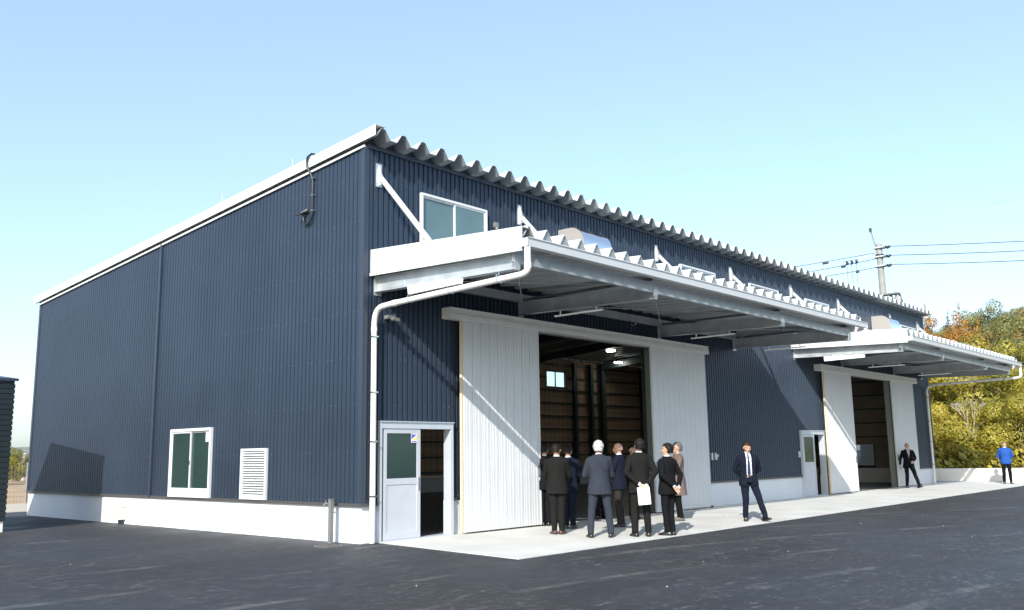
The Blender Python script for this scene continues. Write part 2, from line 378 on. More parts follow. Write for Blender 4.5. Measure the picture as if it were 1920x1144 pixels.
# foundation
f = MB()
def fseg(a, b): f.box((a, 0.0, -0.3), (b, 0.14, HC))
for a, b in ((0, 0.36), (2.13, O1[0]), (O1[1], 17.95), (19.72, O2[0]), (O2[1], L_)): fseg(a, b)
f.box((0, 0.14, -0.3), (0.14, D_, HC)); f.box((L_-0.14, 0.14, -0.3), (L_, D_, HC)); f.box((0.14, D_-0.14, -0.3), (L_-0.14, D_, HC))
f.build_each(1, 'foundation', 'conc_white', WH)
f = MB()
for a, b in ((-0.05, 0.34), (2.15, 2.3), (11.78, 17.93), (19.74, 19.8), (28.75, L_+0.05)): f.box((a, -0.055, HC-0.002), (b, -0.0185, HC+0.05))
f.box((-0.058, -0.0185, HC-0.002), (-0.0185, D_+0.05, HC+0.05)); f.box((L_+0.0185, -0.0185, HC-0.002), (L_+0.058, D_+0.05, HC+0.05))
f.build_each(1, 'base_flashing', 'brown_trim', WH)

# folded plate roofing: ridges run along Y
def folded(name, x0, x1, y0, y1, z0, z1, h, pitch, mats, parent, top=0.05, valley=0.12, capends=False, phase=0.0, seam=True):
    """z0 = valley height at y0, z1 at y1"""
    mb = MB(); prof = []
    k = -1
    while True:
        c = x0 + phase + k*pitch
        if c-pitch > x1: break
        prof += [(c-pitch/2+valley/2, 0), (c-top/2, h), (c-0.008, h), (c-0.006, h+0.022), (c+0.006, h+0.022), (c+0.008, h), (c+top/2, h), (c+pitch/2-valley/2, 0)]
        k += 1
    clip = []
    for (xa, ha), (xb, hb) in zip(prof[:-1], prof[1:]):
        if xb <= x0 or xa >= x1: continue
        if xa < x0: ha = ha+(hb-ha)*(x0-xa)/(xb-xa); xa = x0
        if xb > x1: hb = ha+(hb-ha)*(x1-xa)/(xb-xa); xb = x1
        clip.append(((xa, ha), (xb, hb)))
    th = 0.004
    for (xa, ha), (xb, hb) in clip:
        mb.add([(xa, y0, z0+ha), (xb, y0, z0+hb), (xb, y1, z1+hb), (xa, y1, z1+ha)], [(0, 1, 2, 3)], 0)
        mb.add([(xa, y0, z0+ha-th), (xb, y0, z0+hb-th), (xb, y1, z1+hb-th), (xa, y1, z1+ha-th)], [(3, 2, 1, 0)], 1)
        mb.add([(xa, y0, z0+ha-th), (xb, y0, z0+hb-th), (xb, y0, z0+hb), (xa, y0, z0+ha)], [(0, 1, 2, 3)], 0)
    if capends:
        k = 0
        while True:
            c = x0 + phase + k*pitch
            if c+pitch/2 > x1: break
            if c-pitch/2 >= x0-0.05:
                mb.add([(c-pitch/2+valley/2, y0+0.05, z0+0.004), (c-top/2, y0+0.03, z0+h-0.004), (c+top/2, y0+0.03, z0+h-0.004), (c+pitch/2-valley/2, y0+0.05, z0+0.004)], [(0, 1, 2, 3)], 2)
            k += 1
    return mb.build(name, mats, parent)
folded('roof', -0.08, L_+0.1, -0.41, D_+0.3, 7.245+0.0795*0.41, roofz(D_+0.3), 0.18, 0.5, ['roof', 'eave_shaded_metal'], WH, phase=0.17, top=0.10, valley=0.16)
# closure under the eave
f = MB(); f.box((0.0, -0.012, 7.16), (L_, 0.02, 7.43)); f.box((0.0, -0.07, 7.165), (L_, -0.047, 7.235)); f.build('eave_closure', 'navy_trim', WH)
# verge flashing
for xs_, x2 in ((-0.115, 0.12), (L_-0.06, L_+0.125)):
    f = MB()
    def vz(y, d): return roofz(y)+d
    segs = [(-0.43, 3.6), (3.606, 7.4), (7.406, 11.2), (11.206, D_+0.32)]
    for a, b in segs:
        f.hexa([(xs_, a, vz(a, 0.012)), (xs_+0.006 if xs_ < 1 else x2, a, vz(a, 0.012)), (xs_+0.006 if xs_ < 1 else x2, b, vz(b, 0.012)), (xs_, b, vz(b, 0.012)),
                (xs_, a, vz(a, 0.215)), (xs_+0.006 if xs_ < 1 else x2, a, vz(a, 0.215)), (xs_+0.006 if xs_ < 1 else x2, b, vz(b, 0.215)), (xs_, b, vz(b, 0.215))])
        if xs_ < 1: f.hexa([(xs_+.006, a, vz(a, 0.208)), (x2, a, vz(a, 0.208)), (x2, b, vz(b, 0.208)), (xs_+.006, b, vz(b, 0.208)), (xs_+.006, a, vz(a, 0.215)), (x2, a, vz(a, 0.215)), (x2, b, vz(b, 0.215)), (xs_+.006, b, vz(b, 0.215))])
    f.build('verge_flashing', 'white_metal', WH)
f = MB(); a, b = -0.05, D_+0.05
f.hexa([(-0.075, a, roofz(a)-0.085), (-0.0405, a, roofz(a)-0.085), (-0.0405, b, roofz(b)-0.085), (-0.075, b, roofz(b)-0.085),
        (-0.075, a, roofz(a)-0.045), (-0.0405, a, roofz(a)-0.045), (-0.0405, b, roofz(b)-0.045), (-0.075, b, roofz(b)-0.045)])
f.build('verge_trim', 'white_metal', WH)
f = MB()
f.hexa([(-0.056, a, roofz(a)-0.044), (-0.0405, a, roofz(a)-0.044), (-0.0405, b, roofz(b)-0.044), (-0.056, b, roofz(b)-0.044),
        (-0.056, a, roofz(a)+0.02), (-0.0405, a, roofz(a)+0.02), (-0.0405, b, roofz(b)+0.02), (-0.056, b, roofz(b)+0.02)])
f.build('verge_shadow_strip', 'brown_trim', WH)  # dark strip standing in for the shadow gap between flashing and trim

# ---- windows: generic sliding two-pane in a wall plane
def slide_window(a, b, z0, z1, plane, glass, parent, label=None, fr=0.045, sash=0.035, sticker=False, bottom=0.0):
    P = plane  # P(s, out, z)
    def bx(mb, s0_, s1_, o0, o1, za, zb): mb.hexa([P(s0_, o0, za), P(s1_, o0, za), P(s1_, o1, za), P(s0_, o1, za), P(s0_, o0, zb), P(s1_, o0, zb), P(s1_, o1, zb), P(s0_, o1, zb)])
    fmb = MB()
    bx(fmb, a, a+fr, -0.07, 0.06, z0, z1); bx(fmb, b-fr, b, -0.07, 0.06, z0, z1)
    bx(fmb, a+fr, b-fr, -0.07, 0.062, z1-fr, z1); bx(fmb, a+fr, b-fr, -0.07, 0.065, z0, z0+fr+bottom*0.5)
    w_ = fmb.build('window', 'white_metal' if glass != 'clear' else 'int_steel', parent, label)
    mid = (a+b)/2
    for i, (s0_, s1_, off) in enumerate(((a+fr, mid+0.02, 0.0), (mid-0.02, b-fr, 0.028))):
        smb = MB(); zb = z0+fr+bottom*0.5+0.001
        bx(smb, s0_, s0_+sash, off-0.012, off+0.012, zb, z1-fr-.001); bx(smb, s1_-sash, s1_, off-0.012, off+0.012, zb, z1-fr-.001)
        bx(smb, s0_+sash, s1_-sash, off-0.012, off+0.012, z1-fr-sash-.001, z1-fr-.001); bx(smb, s0_+sash, s1_-sash, off-0.012, off+0.012, zb, zb+sash+bottom*0.5)
        smb.build('sash', 'white_metal' if glass != 'clear' else 'int_steel', w_)
        pm = MB(); bx(pm, s0_+sash-.004, s1_-sash+.004, off-0.003, off+0.003, zb+sash+bottom*0.5-.004, z1-fr-sash+.003); pm.build('pane', glass, w_)
    if sticker:
        st = MB(); 
        s1_ = a+fr+sash; s0_ = s1_+0.16 # a side is nearer the corner
        bx(st, s1_-0.02, s1_+0.14, 0.034, 0.036, z1-fr-0.24, z1-fr-0.03); st.build('sticker', 'st_wht', w_)
        lk = MB(); bx(lk, mid-0.015, mid+0.015, 0.041, 0.055, (z0+z1)/2-0.04, (z0+z1)/2+0.04); lk.build('latch', 'chrome', w_)
    return w_
PF = lambda s, o, z: (s, -0.03-o, z)
PG = lambda s, o, z: (-0.03-o, s, z)
for a, b in WIN_UP: slide_window(a, b, ZW0, ZW1, PF, 'glass_teal', WH)
slide_window(*GW[:2], GW[2], GW[3], PG, 'glass_green', WH, 'green glass sliding window low in the gable wall', fr=0.06, sticker=True, bottom=0.10)
for a, b, c, d in BW: slide_window(a, b, c, d, lambda s, o, z: (s, D_+0.03+o, z), 'clear', WH, fr=0.04)
# louvres
def louvre(a, b, z0, z1, P, parent, n=18, back=True):
    def bx(mb, s0_, s1_, o0, o1, za, zb): mb.hexa([P(s0_, o0, za), P(s1_, o0, za), P(s1_, o1, za), P(s0_, o1, za), P(s0_, o0, zb), P(s1_, o0, zb), P(s1_, o1, zb), P(s0_, o1, zb)])
    fm = MB(); fr = 0.05
    bx(fm, a, a+fr, -0.05, 0.05, z0, z1); bx(fm, b-fr, b, -0.05, 0.05, z0, z1); bx(fm, a+fr, b-fr, -0.05, 0.052, z1-fr, z1); bx(fm, a+fr, b-fr, -0.05, 0.052, z0, z0+fr*1.3)
    l_ = fm.build('louvre', 'white_metal', parent)
    sm = MB(); hh = (z1-z0-fr*2.3)/n
    for i in range(n):
        zb = z0+fr*1.3+i*hh
        sm.hexa([P(a+fr, 0.036, zb+hh*.10), P(b-fr, 0.036, zb+hh*.10), P(b-fr, -0.02, zb+hh*0.62), P(a+fr, -0.02, zb+hh*0.62), P(a+fr, 0.036, zb+hh*0.62), P(b-fr, 0.036, zb+hh*0.62), P(b-fr, -0.02, zb+hh*0.72), P(a+fr, -0.02, zb+hh*0.72)])
    bk = MB(); bx(bk, a+fr, b-fr, -0.045, -0.035, z0+fr, z1-fr)
    if back: bk.build('gap_shade_sheet', 'postgrey', l_)  # added dark sheet, gives the slat gaps their shade
    sm.build('slats', 'white_metal', l_)
louvre(*GL, PG, WH)
louvre(*GR, lambda s, o, z: (L_+0.03+o, s, z), WH, 14, False)

# ---- big sliding doors
def sheet_door(a, b, z0, z1, y, parent, edge_left=True, pitch=0.25):
    mb = MB(); xs_ = []
    mb.box((a, y+0.018, z0), (b, y+0.06, z1))
    x = a+0.02; i = 0
    # panels of flat faces with grooves
    while x < b-0.01:
        x2 = min(x+pitch, b-0.005)
        mb.hexa([(x+0.010, y, z0+.004), (x2-0.010, y, z0+.004), (x2-.005, y+0.0178, z0+.004), (x+.005, y+0.0178, z0+.004), (x+0.010, y, z1-.004), (x2-0.010, y, z1-.004), (x2-.005, y+0.0178, z1-.004), (x+.005, y+0.0178, z1-.004)])
        for q in (0.3, 0.36, 0.64, 0.70):
            c = x+(x2-x)*q; mb.hexa([(c-0.004, y-.0005, z0+.006), (c+0.004, y-.0005, z0+.006), (c+0.002, y-0.004, z0+.006), (c-0.002, y-0.004, z0+.006), (c-0.004, y-.0005, z1-.006), (c+0.004, y-.0005, z1-.006), (c+0.002, y-0.004, z1-.006), (c-0.002, y-0.004, z1-.006)])
        x = x2
    d = mb.build('sliding_door', 'door_white', parent)
    if edge_left:
        e = MB(); e.box((a-0.035, y+0.004, z0+.01), (a-.001, y+0.058, z1)); e.build('edge_strip', 'cream', d)
    return d
def handle(x, z, y, parent):
    h = MB(); h.box((x-0.045, y-0.012, z-0.12), (x+0.045, y-0.001, z+0.12)); h.box((x-0.02, y-0.03, z-0.09), (x-0.008, y-0.0125, z+0.09)); h.build('handle', 'postgrey', parent)
YD = -0.21
for (a1, b1, a2, b2, ta, tb, O) in ((2.33, 4.68, 9.09, 11.78, 1.91, 11.86, O1), (19.76, 22.16, 26.25, 28.76, 19.36, 29.06, O2)):
    d1 = sheet_door(a1, b1, 0.02, 4.14, YD, WH); handle(b1-0.07, 1.13, YD, d1)
    d2 = sheet_door(a2, b2, 0.02, 4.14, YD, WH, False); handle(a2+0.09, 1.13, YD, d2)
    tr = MB(); tr.box((ta, -0.30, 4.13), (tb, -0.05, 4.225)); tr.box((ta, -0.29, 4.23), (tb, -0.05, 4.33)); tr.box((ta, -0.31, 4.3305), (tb, -0.05, 4.345)); tr.build('door_track', 'track', WH)
    jb = MB()
    jb.box((O[0]-0.02, -0.06, 0), (O[0]+0.03, 0.16, DH+0.02)); jb.box((O[1]-0.03, -0.06, 0), (O[1]+0.05, 0.16, DH+0.02)); jb.box((O[0]+0.03, -0.06, DH-0.06), (O[1]-0.03, 0.16, DH+0.02))
    jb.build_each(1, 'door_jamb', 'jamb', WH)
    st = MB(); st.box((b2-0.06, YD-0.02, 0.0), (b2+0.03, YD+0.06, 0.05)); st.build('floor_stop', 'black', WH)

# ---- personnel doors
def side_door(a, parent):
    b = a+1.83
    fr = MB(); fw = 0.07
    fr.box((a, -0.10, -0.02), (a+0.045, 0.10, 2.10)); fr.box((b-fw, -0.10, -0.02), (b, 0.10, 2.10)); fr.box((a+0.045, -0.10, 1.985), (b-fw, 0.10, 2.10)); fr.box((a-0.012, -0.125, 2.101), (b+0.012, -0.03, 2.118))
    fr.box((a+0.98, 0.02, 0.0), (a+1.02, 0.09, 1.984)); fr.box((a+0.045, -0.09, -0.02), (b-fw, 0.10, 0.012))
    d = fr.build('side_door', 'alu', parent)
    lf = MB(); x0_, x1_ = a+0.10, a+0.98; y0_, y1_ = -0.085, -0.045
    s_ = 0.085
    lf.box((x0_, y0_, 0.016), (x0_+s_*0.8, y1_, 1.98)); lf.box((x1_-s_, y0_, 0.016), (x1_, y1_, 1.98)); lf.box((x0_+s_*.8, y0_, 1.90), (x1_-s_, y1_, 1.98))
    lf.box((x0_+s_*.8, y0_, 0.98), (x1_-s_, y1_, 1.09)); lf.box((x0_+s_*.8, y0_, 0.016), (x1_-s_, y1_, 0.14)); lf.box((x0_+s_*.8, y0_+0.012, 0.14), (x1_-s_, y1_-0.01, 0.98))
    l_ = lf.build('door_leaf', 'doorpanel', d)
    p = MB(); p.box((x0_+s_*.8-.003, y0_+0.014, 1.088), (x1_-s_+.003, y0_+0.022, 1.903)); p.build('pane', 'glass_green', d)
    h = MB(); h.box((x1_-0.055, y0_-0.012, 0.86), (x1_-0.03, y0_-0.001, 1.10)); h.build('handle', 'chrome', d)
    return d, x1_, y0_
d, sx1, sy0 = side_door(0.34, WH)
# blue / yellow corner sticker on the first door
s = MB(); xa, xb, za, zb = sx1-0.235, sx1-0.085, 1.73, 1.895; yy = sy0-0.003
s.box((xa, yy, za), (xb, yy+0.002, zb), 0); s.add([(xa+.008, yy-.001, za+.06), (xb-.008, yy-.001, zb-.02), (xa+.008, yy-.001, zb-.008)], [(0, 1, 2)], 1)
s.add([(xa+.03, yy-.001, za+.045), (xb-.004, yy-.001, za+.045), (xb-.004, yy-.001, zb-.03)], [(0, 1, 2)], 2); s.add([(xa+.01, yy-.001, za+.012), (xb-.01, yy-.001, za+.012), (xb-.01, yy-.001, za+.032), (xa+.01, yy-.001, za+.032)], [(0, 1, 2, 3)], 1)
s.build('sticker', ['st_wht', 'st_blue', 'st_yel'], d)
side_door(17.93, WH)

# ---- canopies
def ibeam(mb, x, y0, y1, zt0, zt1, zb0, zb1, wdt=0.15, tf=0.012):
    """runs from y0 (wall) to y1 (tip)"""
    for (za, zb, h_) in ((zt0-tf, zt1-tf, tf), (zb0, zb1, tf)):
        mb.hexa([(x-wdt/2, y0, za), (x+wdt/2, y0, za), (x+wdt/2, y1, zb), (x-wdt/2, y1, zb), (x-wdt/2, y0, za+h_), (x+wdt/2, y0, za+h_), (x+wdt/2, y1, zb+h_), (x-wdt/2, y1, zb+h_)])
    mb.hexa([(x-.004, y0, zb0+tf), (x+.004, y0, zb0+tf), (x+.004, y1, zb1+tf), (x-.004, y1, zb1+tf), (x-.004, y0, zt0-tf), (x+.004, y0, zt0-tf), (x+.004, y1, zt1-tf), (x-.004, y1, zt1-tf)])
def canopy(x0_, x1_, frames, pipe_side):
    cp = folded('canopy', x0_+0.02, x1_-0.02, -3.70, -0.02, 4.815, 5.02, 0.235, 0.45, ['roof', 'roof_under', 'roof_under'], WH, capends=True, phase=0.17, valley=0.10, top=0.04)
    # side fascias
    for sx, xs_ in ((-1, x0_), (1, x1_)):
        fm = MB()
        for a, b in ((0.0, -1.495), (-1.511, -3.72)):
            def zt(y): return 5.228+0.0597*y
            def zb(y): return 4.811+0.0277*y
            xa, xb = (xs_-0.012, xs_) if sx < 0 else (xs_, xs_+0.012)
            fm.hexa([(xa, b, zb(b)), (xb, b, zb(b)), (xb, a, zb(a)), (xa, a, zb(a)), (xa, b, zt(b)), (xb, b, zt(b)), (xb, a, zt(a)), (xa, a, zt(a))])
            xa2, xb2 = (xs_-0.012, xs_+0.16) if sx < 0 else (xs_-0.16, xs_+0.012)
            fm.hexa([(xa2, b, zt(b)+.0005), (xb2, b, zt(b)+.0005), (xb2, a, zt(a)+.0005), (xa2, a, zt(a)+.0005), (xa2, b, zt(b)+.012), (xb2, b, zt(b)+.012), (xb2, a, zt(a)+.012), (xa2, a, zt(a)+.012)])
        fs_ = fm.build('side_fascia', 'white_metal', cp)
        fm = MB(); xa, xb = (xs_-0.03, xs_+0.01) if sx < 0 else (xs_-.01, xs_+0.03)
        a, b = 0.0, -3.72
        fm.hexa([(xa, b, zb(b)-0.085), (xb, b, zb(b)-0.085), (xb, a, zb(a)-0.065), (xa, a, zb(a)-0.065), (xa, b, zb(b)-.012), (xb, b, zb(b)-.012), (xb, a, zb(a)-.012), (xa, a, zb(a)-.012)])
        fm.build('fascia_trim', 'white_metal', cp)
    # gutter
    gz = lambda x: 4.675+0.002*(x-x0_)
    gm = MB()
    prof = [(-3.73, 0.135), (-3.735, 0.0), (-3.86, 0.0), (-3.875, 0.12), (-3.89, 0.125), (-3.89, 0.14), (-3.865, 0.14), (-3.852, 0.012), (-3.742, 0.012), (-3.738, 0.135)]
    k = len(prof); xa, xb = x0_-0.05, x1_+0.05
    gm.add([(xa, y, gz(xa)+z) for y, z in prof]+[(xb, y, gz(xb)+z) for y, z in prof], [(i, (i+1) % k, k+(i+1) % k, k+i) for i in range(k)])
    gm.box((xa-.004, -3.875, gz(xa)), (xa, -3.73, gz(xa)+0.13)); gm.box((xb, -3.875, gz(xb)), (xb+.004, -3.73, gz(xb)+0.13))
    gm.build('gutter', 'white_metal', cp)
    # beams
    for i, fx in enumerate(frames):
        bm_ = MB(); ibeam(bm_, fx, -0.02, -3.42, 4.75, 4.635, 4.46, 4.385)
        bm_.box((fx-0.09, -0.035, 4.40), (fx+0.09, -0.0195, 4.79))
        # splice bolts
        for yy in (-0.42, -0.50, -0.62, -0.70):
            for zz in (4.53, 4.66):
                for sg in (-1, 1): bm_.box((fx+sg*0.004-0.012, yy-0.012, zz-0.012), (fx+sg*0.004+0.012, yy+0.012, zz+0.012))
        bm_.box((fx-0.011, -0.78, 4.49), (fx+0.011, -0.34, 4.70))
        bm_.build('cantilever_beam', 'galva_beam', cp)
        ep = MB(); ep.hexa([(fx-0.055, -3.47, 4.375), (fx+0.055, -3.47, 4.375), (fx+0.055, -3.455, 4.375), (fx-0.055, -3.455, 4.375), (fx-0.085, -3.47, 4.63), (fx+0.085, -3.47, 4.63), (fx+0.085, -3.455, 4.63), (fx-0.085, -3.455, 4.63)])
        ep.build('end_plate', 'galva', cp)
        # tube light under beam
        tl = MB()
        if i == 0:
            xl = fx-0.17
            tl.hexa([(xl-.035, -2.37, 4.285), (xl+.035, -2.37, 4.285), (xl+.035, -1.10, 4.265), (xl-.035, -1.10, 4.265), (xl-.055, -2.37, 4.38), (xl+.055, -2.37, 4.38), (xl+.055, -1.10, 4.41), (xl-.055, -1.10, 4.41)])
            tl.box((xl-0.01, -1.4, 4.4105), (xl+0.12, -1.37, 4.45))
        else:
            xl = fx+0.02; hw = 0.03; zt_ = 4.345; zb_ = 4.315
            tl.hexa([(xl-hw*.6, -2.2, zb_), (xl+hw*.6, -2.2, zb_), (xl+hw*.6, -0.96, zb_), (xl-hw*.6, -0.96, zb_), (xl-hw, -2.2, zt_), (xl+hw, -2.2, zt_), (xl+hw, -0.96, zt_), (xl-hw, -0.96, zt_)])
            tl.box((xl-0.01, -2.05, zt_+.0005), (xl+0.01, -2.03, 4.43)); tl.box((xl-0.01, -1.12, zt_+.0005), (xl+0.01, -1.10, 4.46))
        tl.build('strip_light', 'tube_lamp', cp)
    # edge channel, rear channel, tight frames
    em = MB(); em.box((x0_+0.06, -3.452, 4.50), (x1_-0.06, -3.444, 4.70)); em.box((x0_+0.06, -3.443, 4.50), (x1_-0.06, -3.385, 4.508)); em.box((x0_+0.06, -3.443, 4.692), (x1_-0.06, -3.385, 4.70)); em.build('edge_beam', 'galva_beam', cp)
    em = MB()
    for fx, yy in [(q, -1.75) for q in frames]:
        em.box((fx-0.05, -3.38, 4.758), (fx+0.05, -0.10, 4.80))
    em.build_each(1, 'tight_frame', 'galv_dark', cp)
    # mid purlin and cross rods
    em = MB(); em.box((x0_+0.08, -0.13, 4.72), (x1_-0.08, -0.04, 4.90)); em.build('wall_channel', 'galva_beam', cp); em = MB()
    for a, b in zip(frames[:-1], frames[1:]):
        em.tube([(a+0.08, -0.15, 4.69), (b-0.08, -3.35, 4.66)], 0.010, 6); em.tube([(a+0.08, -3.35, 4.66), (b-0.08, -0.15, 4.69)], 0.010, 6)
    em.build_each(3, 'cross_rod', 'galva_beam', cp)
    # canopy braces up to the wall
    for fx in frames:
        br = MB(); yl, zl = -1.43, 5.19
        br.tube([(fx, -0.13, 6.60), (fx, yl, zl)], 0.052, 12)
        bo = br.build('brace', 'white_metal', cp)
        pl = MB()
        poly = [(-0.045, 6.50), (-0.045, 6.90), (-0.075, 6.86), (-0.13, 6.70), (-0.21, 6.58), (-0.15, 6.50)]
        pl.prism(poly, lambda u, v, t_: (t_, u, v), fx-0.006, fx+0.006); pl.box((fx-0.07, -0.0445, 6.47), (fx+0.07, -0.030, 6.92)); pl.build('wall_bracket', 'galva', cp)
        pl = MB(); pl.box((fx-0.055, yl-0.12, 5.10), (fx+0.055, yl+0.10, 5.16)); pl.build('brace_collar', 'galva', cp)
    # downpipe
    dx = x0_+0.01 if pipe_side < 0 else x1_+0.02
    y_ = -3.81
    pts = [(dx+0.02*0, y_, 4.68), (dx, y_, 4.36)] + arc((dx, y_, 4.35), (dx, y_, 4.265), (dx, y_+0.13, 4.25), 6) + [(dx, -0.62, 4.165)] + arc((dx, -0.36, 4.150), (dx, -0.15, 4.135), (dx, -0.13, 3.88), 6) + [(dx, -0.13, 3.0), (dx, -0.13, 0.0)]
    pm = MB(); pm.tube(pts, 0.052, 14)
    for z in (3.80,): pm.tube([(dx, -0.13, z), (dx, -0.13, z-0.09)], 0.059, 14)
    pm.tube([(dx, y_, 4.42), (dx, y_, 4.33)], 0.059, 14); pm.tube([(dx, -0.74, 4.168), (dx, -0.64, 4.165)], 0.059, 14)
    dp = pm.build('downpipe', 'pvc', cp)
    bk = MB()
    for z in (3.62, 2.62, 1.75, 0.80):
        bk.box((dx-0.006-0.05, -0.19, z-0.012), (dx+0.056, -0.182, z+0.012)); bk.box((dx-0.062, -0.188, z-0.012), (dx-0.055, -0.07, z+0.012)); bk.box((dx-0.062, -0.0695, z-0.006), (dx+0.10, -0.060, z+0.006)); bk.box((dx+0.08, -0.0595, z-0.006), (dx+0.09, -0.02, z+0.006))
    for y in (-1.1, -2.1, -3.2):
        zc = 4.150+0.03*(-y); bk.box((dx-0.06, y-0.012, zc-0.06), (dx+0.06, y+0.012, zc-0.053)); bk.box((dx-0.062, y-0.012, zc-0.0525), (dx-0.056, y+0.012, zc+0.06)); bk.box((dx-0.06, y-0.006, zc+0.0605), (dx+0.06, y+0.006, zc+0.068)); bk.box((dx-0.004, y-0.006, zc+0.0685), (dx+0.004, y+0.006, 4.45))
    [tag(o_) for o_ in bk.build_each(4, 'pipe_clamp', 'chrome', dp if False else cp)]
canopy(0.14, 14.05, [0.30, 4.3, 9.8, 13.85], -1)
canopy(17.74, 30.75, [17.95, 21.9, 27.2, 30.55], 1)

# ---- vent hoods
def hood(xa, xb):
    prof = [(0.0, 5.45)] + [(0.0, 6.585)] + [(-0.33-0.40*math.sin(t), 6.19+0.395*math.cos(t)) for t in [i*math.pi/2/9 for i in range(10)]] + [(-0.73, 5.45)]
    hm = MB(); k = len(prof)
    vs_ = [(xa, y-0.045, z) for y, z in prof]+[(xb, y-0.045, z) for y, z in prof]
    hm.add(vs_, [(i, i+1, k+i+1, k+i) for i in range(1, k-1)], 0, True)
    hm.add([vs_[0], vs_[k-1], vs_[2*k-1], vs_[k]], [(0, 1, 2, 3)], 0)
    h = hm.build('vent_hood', 'mirror', WH)
    sm = MB(); sm.add([(xb+.002, v[1], v[2]) for v in vs_[k:]], [tuple(range(k))], 0); sm.build('side_panel', 'satin', h)
    sm = MB(); sm.add([(xa-.002, v[1], v[2]) for v in vs_[:k]], [tuple(range(k))], 0)
    sm.build('side_panel', 'satin', h)
hood(5.65, 6.72); hood(25.1, 26.17)
# small fittings on the front wall
s = MB(); s.box((3.43, -0.13, 6.26), (3.52, -0.045, 6.36)); s.tube([(3.475, -0.10, 6.26), (3.475, -0.12, 6.20)], 0.035, 10); s.build('wall_lamp', 'postgrey', WH)
for x, ww in ((12.12, 0.08), (12.32, 0.07), (17.70, 0.09)):
    s = MB(); s.box((x, -0.085, 1.25), (x+ww, -0.045, 1.44)); s.build('switch_box', 'alu', WH)
s = MB(); s.box((12.40, -0.10, 1.33), (12.47, -0.05, 1.40)); s.box((12.41, -0.08, 1.26), (12.45, -0.05, 1.33)); s.build('lock_hook', 'chrome', WH)
s = MB(); s.box((0.45, -0.16, 3.98), (0.62, -0.045, 4.05)); s.box((0.52, -0.24, 3.94), (0.66, -0.161, 4.0)); s.build('sensor_lamp', 'postgrey', WH)

# black conduit loop on the gable
pts = [(-0.10, 1.44, 7.365), (-0.13, 1.50, 7.385)] + arc((-0.15, 1.57, 7.37), (-0.15, 1.66, 7.30), (-0.145, 1.62, 7.14), 5)[1:] + arc((-0.13, 1.60, 7.06), (-0.09, 1.52, 6.96), (-0.085, 1.50, 6.80), 4)[1:] + [(-0.085, 1.50, 6.2)] + arc((-0.085, 1.51, 6.18), (-0.085, 1.54, 6.02), (-0.085, 1.66, 5.99), 5)[1:] + arc((-0.085, 1.68, 5.99), (-0.085, 1.80, 6.02), (-0.085, 1.80, 6.20), 5)[1:]
c = MB(); c.tube(pts, 0.022, 8); cd = c.build('conduit', 'black', WH)
c = MB(); c.tube([(-0.045, 1.74, 6.28), (-0.16, 1.78, 6.22)], [0.07, 0.03], 10); c.tube([(-0.12, 1.76, 6.22), (-0.20, 1.90, 6.20)], 0.018, 8); c.build('cable_entry', 'black', cd)
for z in (6.9, 6.55, 6.24):
    c = MB(); c.box((-0.112, 1.465, z-0.012), (-0.045, 1.535, z+0.012)); c.build('saddle_clip', 'screw', cd)
# lightning rods, tiny, along the verge
for y in (2.25, 4.9, 7.4):
    c = MB(); c.tube([(-0.06, y, roofz(y)+0.216), (-0.06, y, roofz(y)+0.42)], 0.006, 6); c.build('roof_pin', 'galva', WH)

# ---- interior
it = MB(); it.add([(0.14, 0.14, 0.004), (L_-0.14, 0.14, 0.004), (L_-0.14, D_-0.14, 0.004), (0.14, D_-0.14, 0.004)], [(0, 1, 2, 3)])
it.add([(O1[0], -0.02, 0.003), (O1[1], -0.02, 0.003), (O1[1], 0.14, 0.003), (O1[0], 0.14, 0.003)], [(0, 1, 2, 3)]); it.add([(O2[0], -0.02, 0.003), (O2[1], -0.02, 0.003), (O2[1], 0.14, 0.003), (O2[0], 0.14, 0.003)], [(0, 1, 2, 3)])
it.build('interior_floor', 'int_floor', WH)
# lining sheets set between the girts
it = MB()
def ysheet(x0_, x1_, z0_, z1_): it.box((x0_, D_-0.035, z0_), (x1_, D_-0.02, z1_))
ysheet(0.2, 9, 0.63, 6.0); ysheet(9, 10.6, 0.63, 4.62); ysheet(9, 10.6, 5.47, 6.0); ysheet(10.6, 23.05, 0.63, 6.0); ysheet(23.05, 24.6, 0.63, 4.62); ysheet(23.05, 24.6, 5.47, 6.0); ysheet(24.6, L_-0.2, 0.63, 6.0)
it.build_each(1, 'wall_lining', 'ply', WH)
for xx in (0.012, L_-0.027):
    it = MB()
    sgs = [(0.2, D_-0.2, 1.72 if xx > 1 else 2.2, 5.9)] + ([(0.2, 2.5, 0.63, 1.72), (3.55, D_-0.2, 0.63, 1.72)] if xx > 1 else [(0.2, 2.8, 0.63, 2.2), (6.75, D_-0.2, 0.63, 2.2)])
    for ya, yb, za, zb in sgs: it.box((xx, ya, za), (xx+0.015, yb, zb))
    it.build_each(1, 'wall_lining', 'lining_grey' if xx > 1 else 'ply', WH)
it = MB()
for i in range(9):
    z = 0.75+i*0.62
    if z > 6: break
    it.box((0.2, D_-0.14, z), (22.95, D_-0.036, z+0.07)) if True else None
    it.box((24.7, D_-0.14, z), (L_-0.2, D_-0.036, z+0.07))
    if not (4.5 < z < 5.5): it.box((22.951, D_-0.139, z), (24.699, D_-0.037, z+0.07))
    if z > 1.75: it.box((L_-0.13, 0.2, z), (L_-0.028, D_-0.2, z+0.07))
    else: it.box((L_-0.13, 3.56, z), (L_-0.028, D_-0.2, z+0.07))
it.build_each(1, 'girt', 'int_steel', WH)
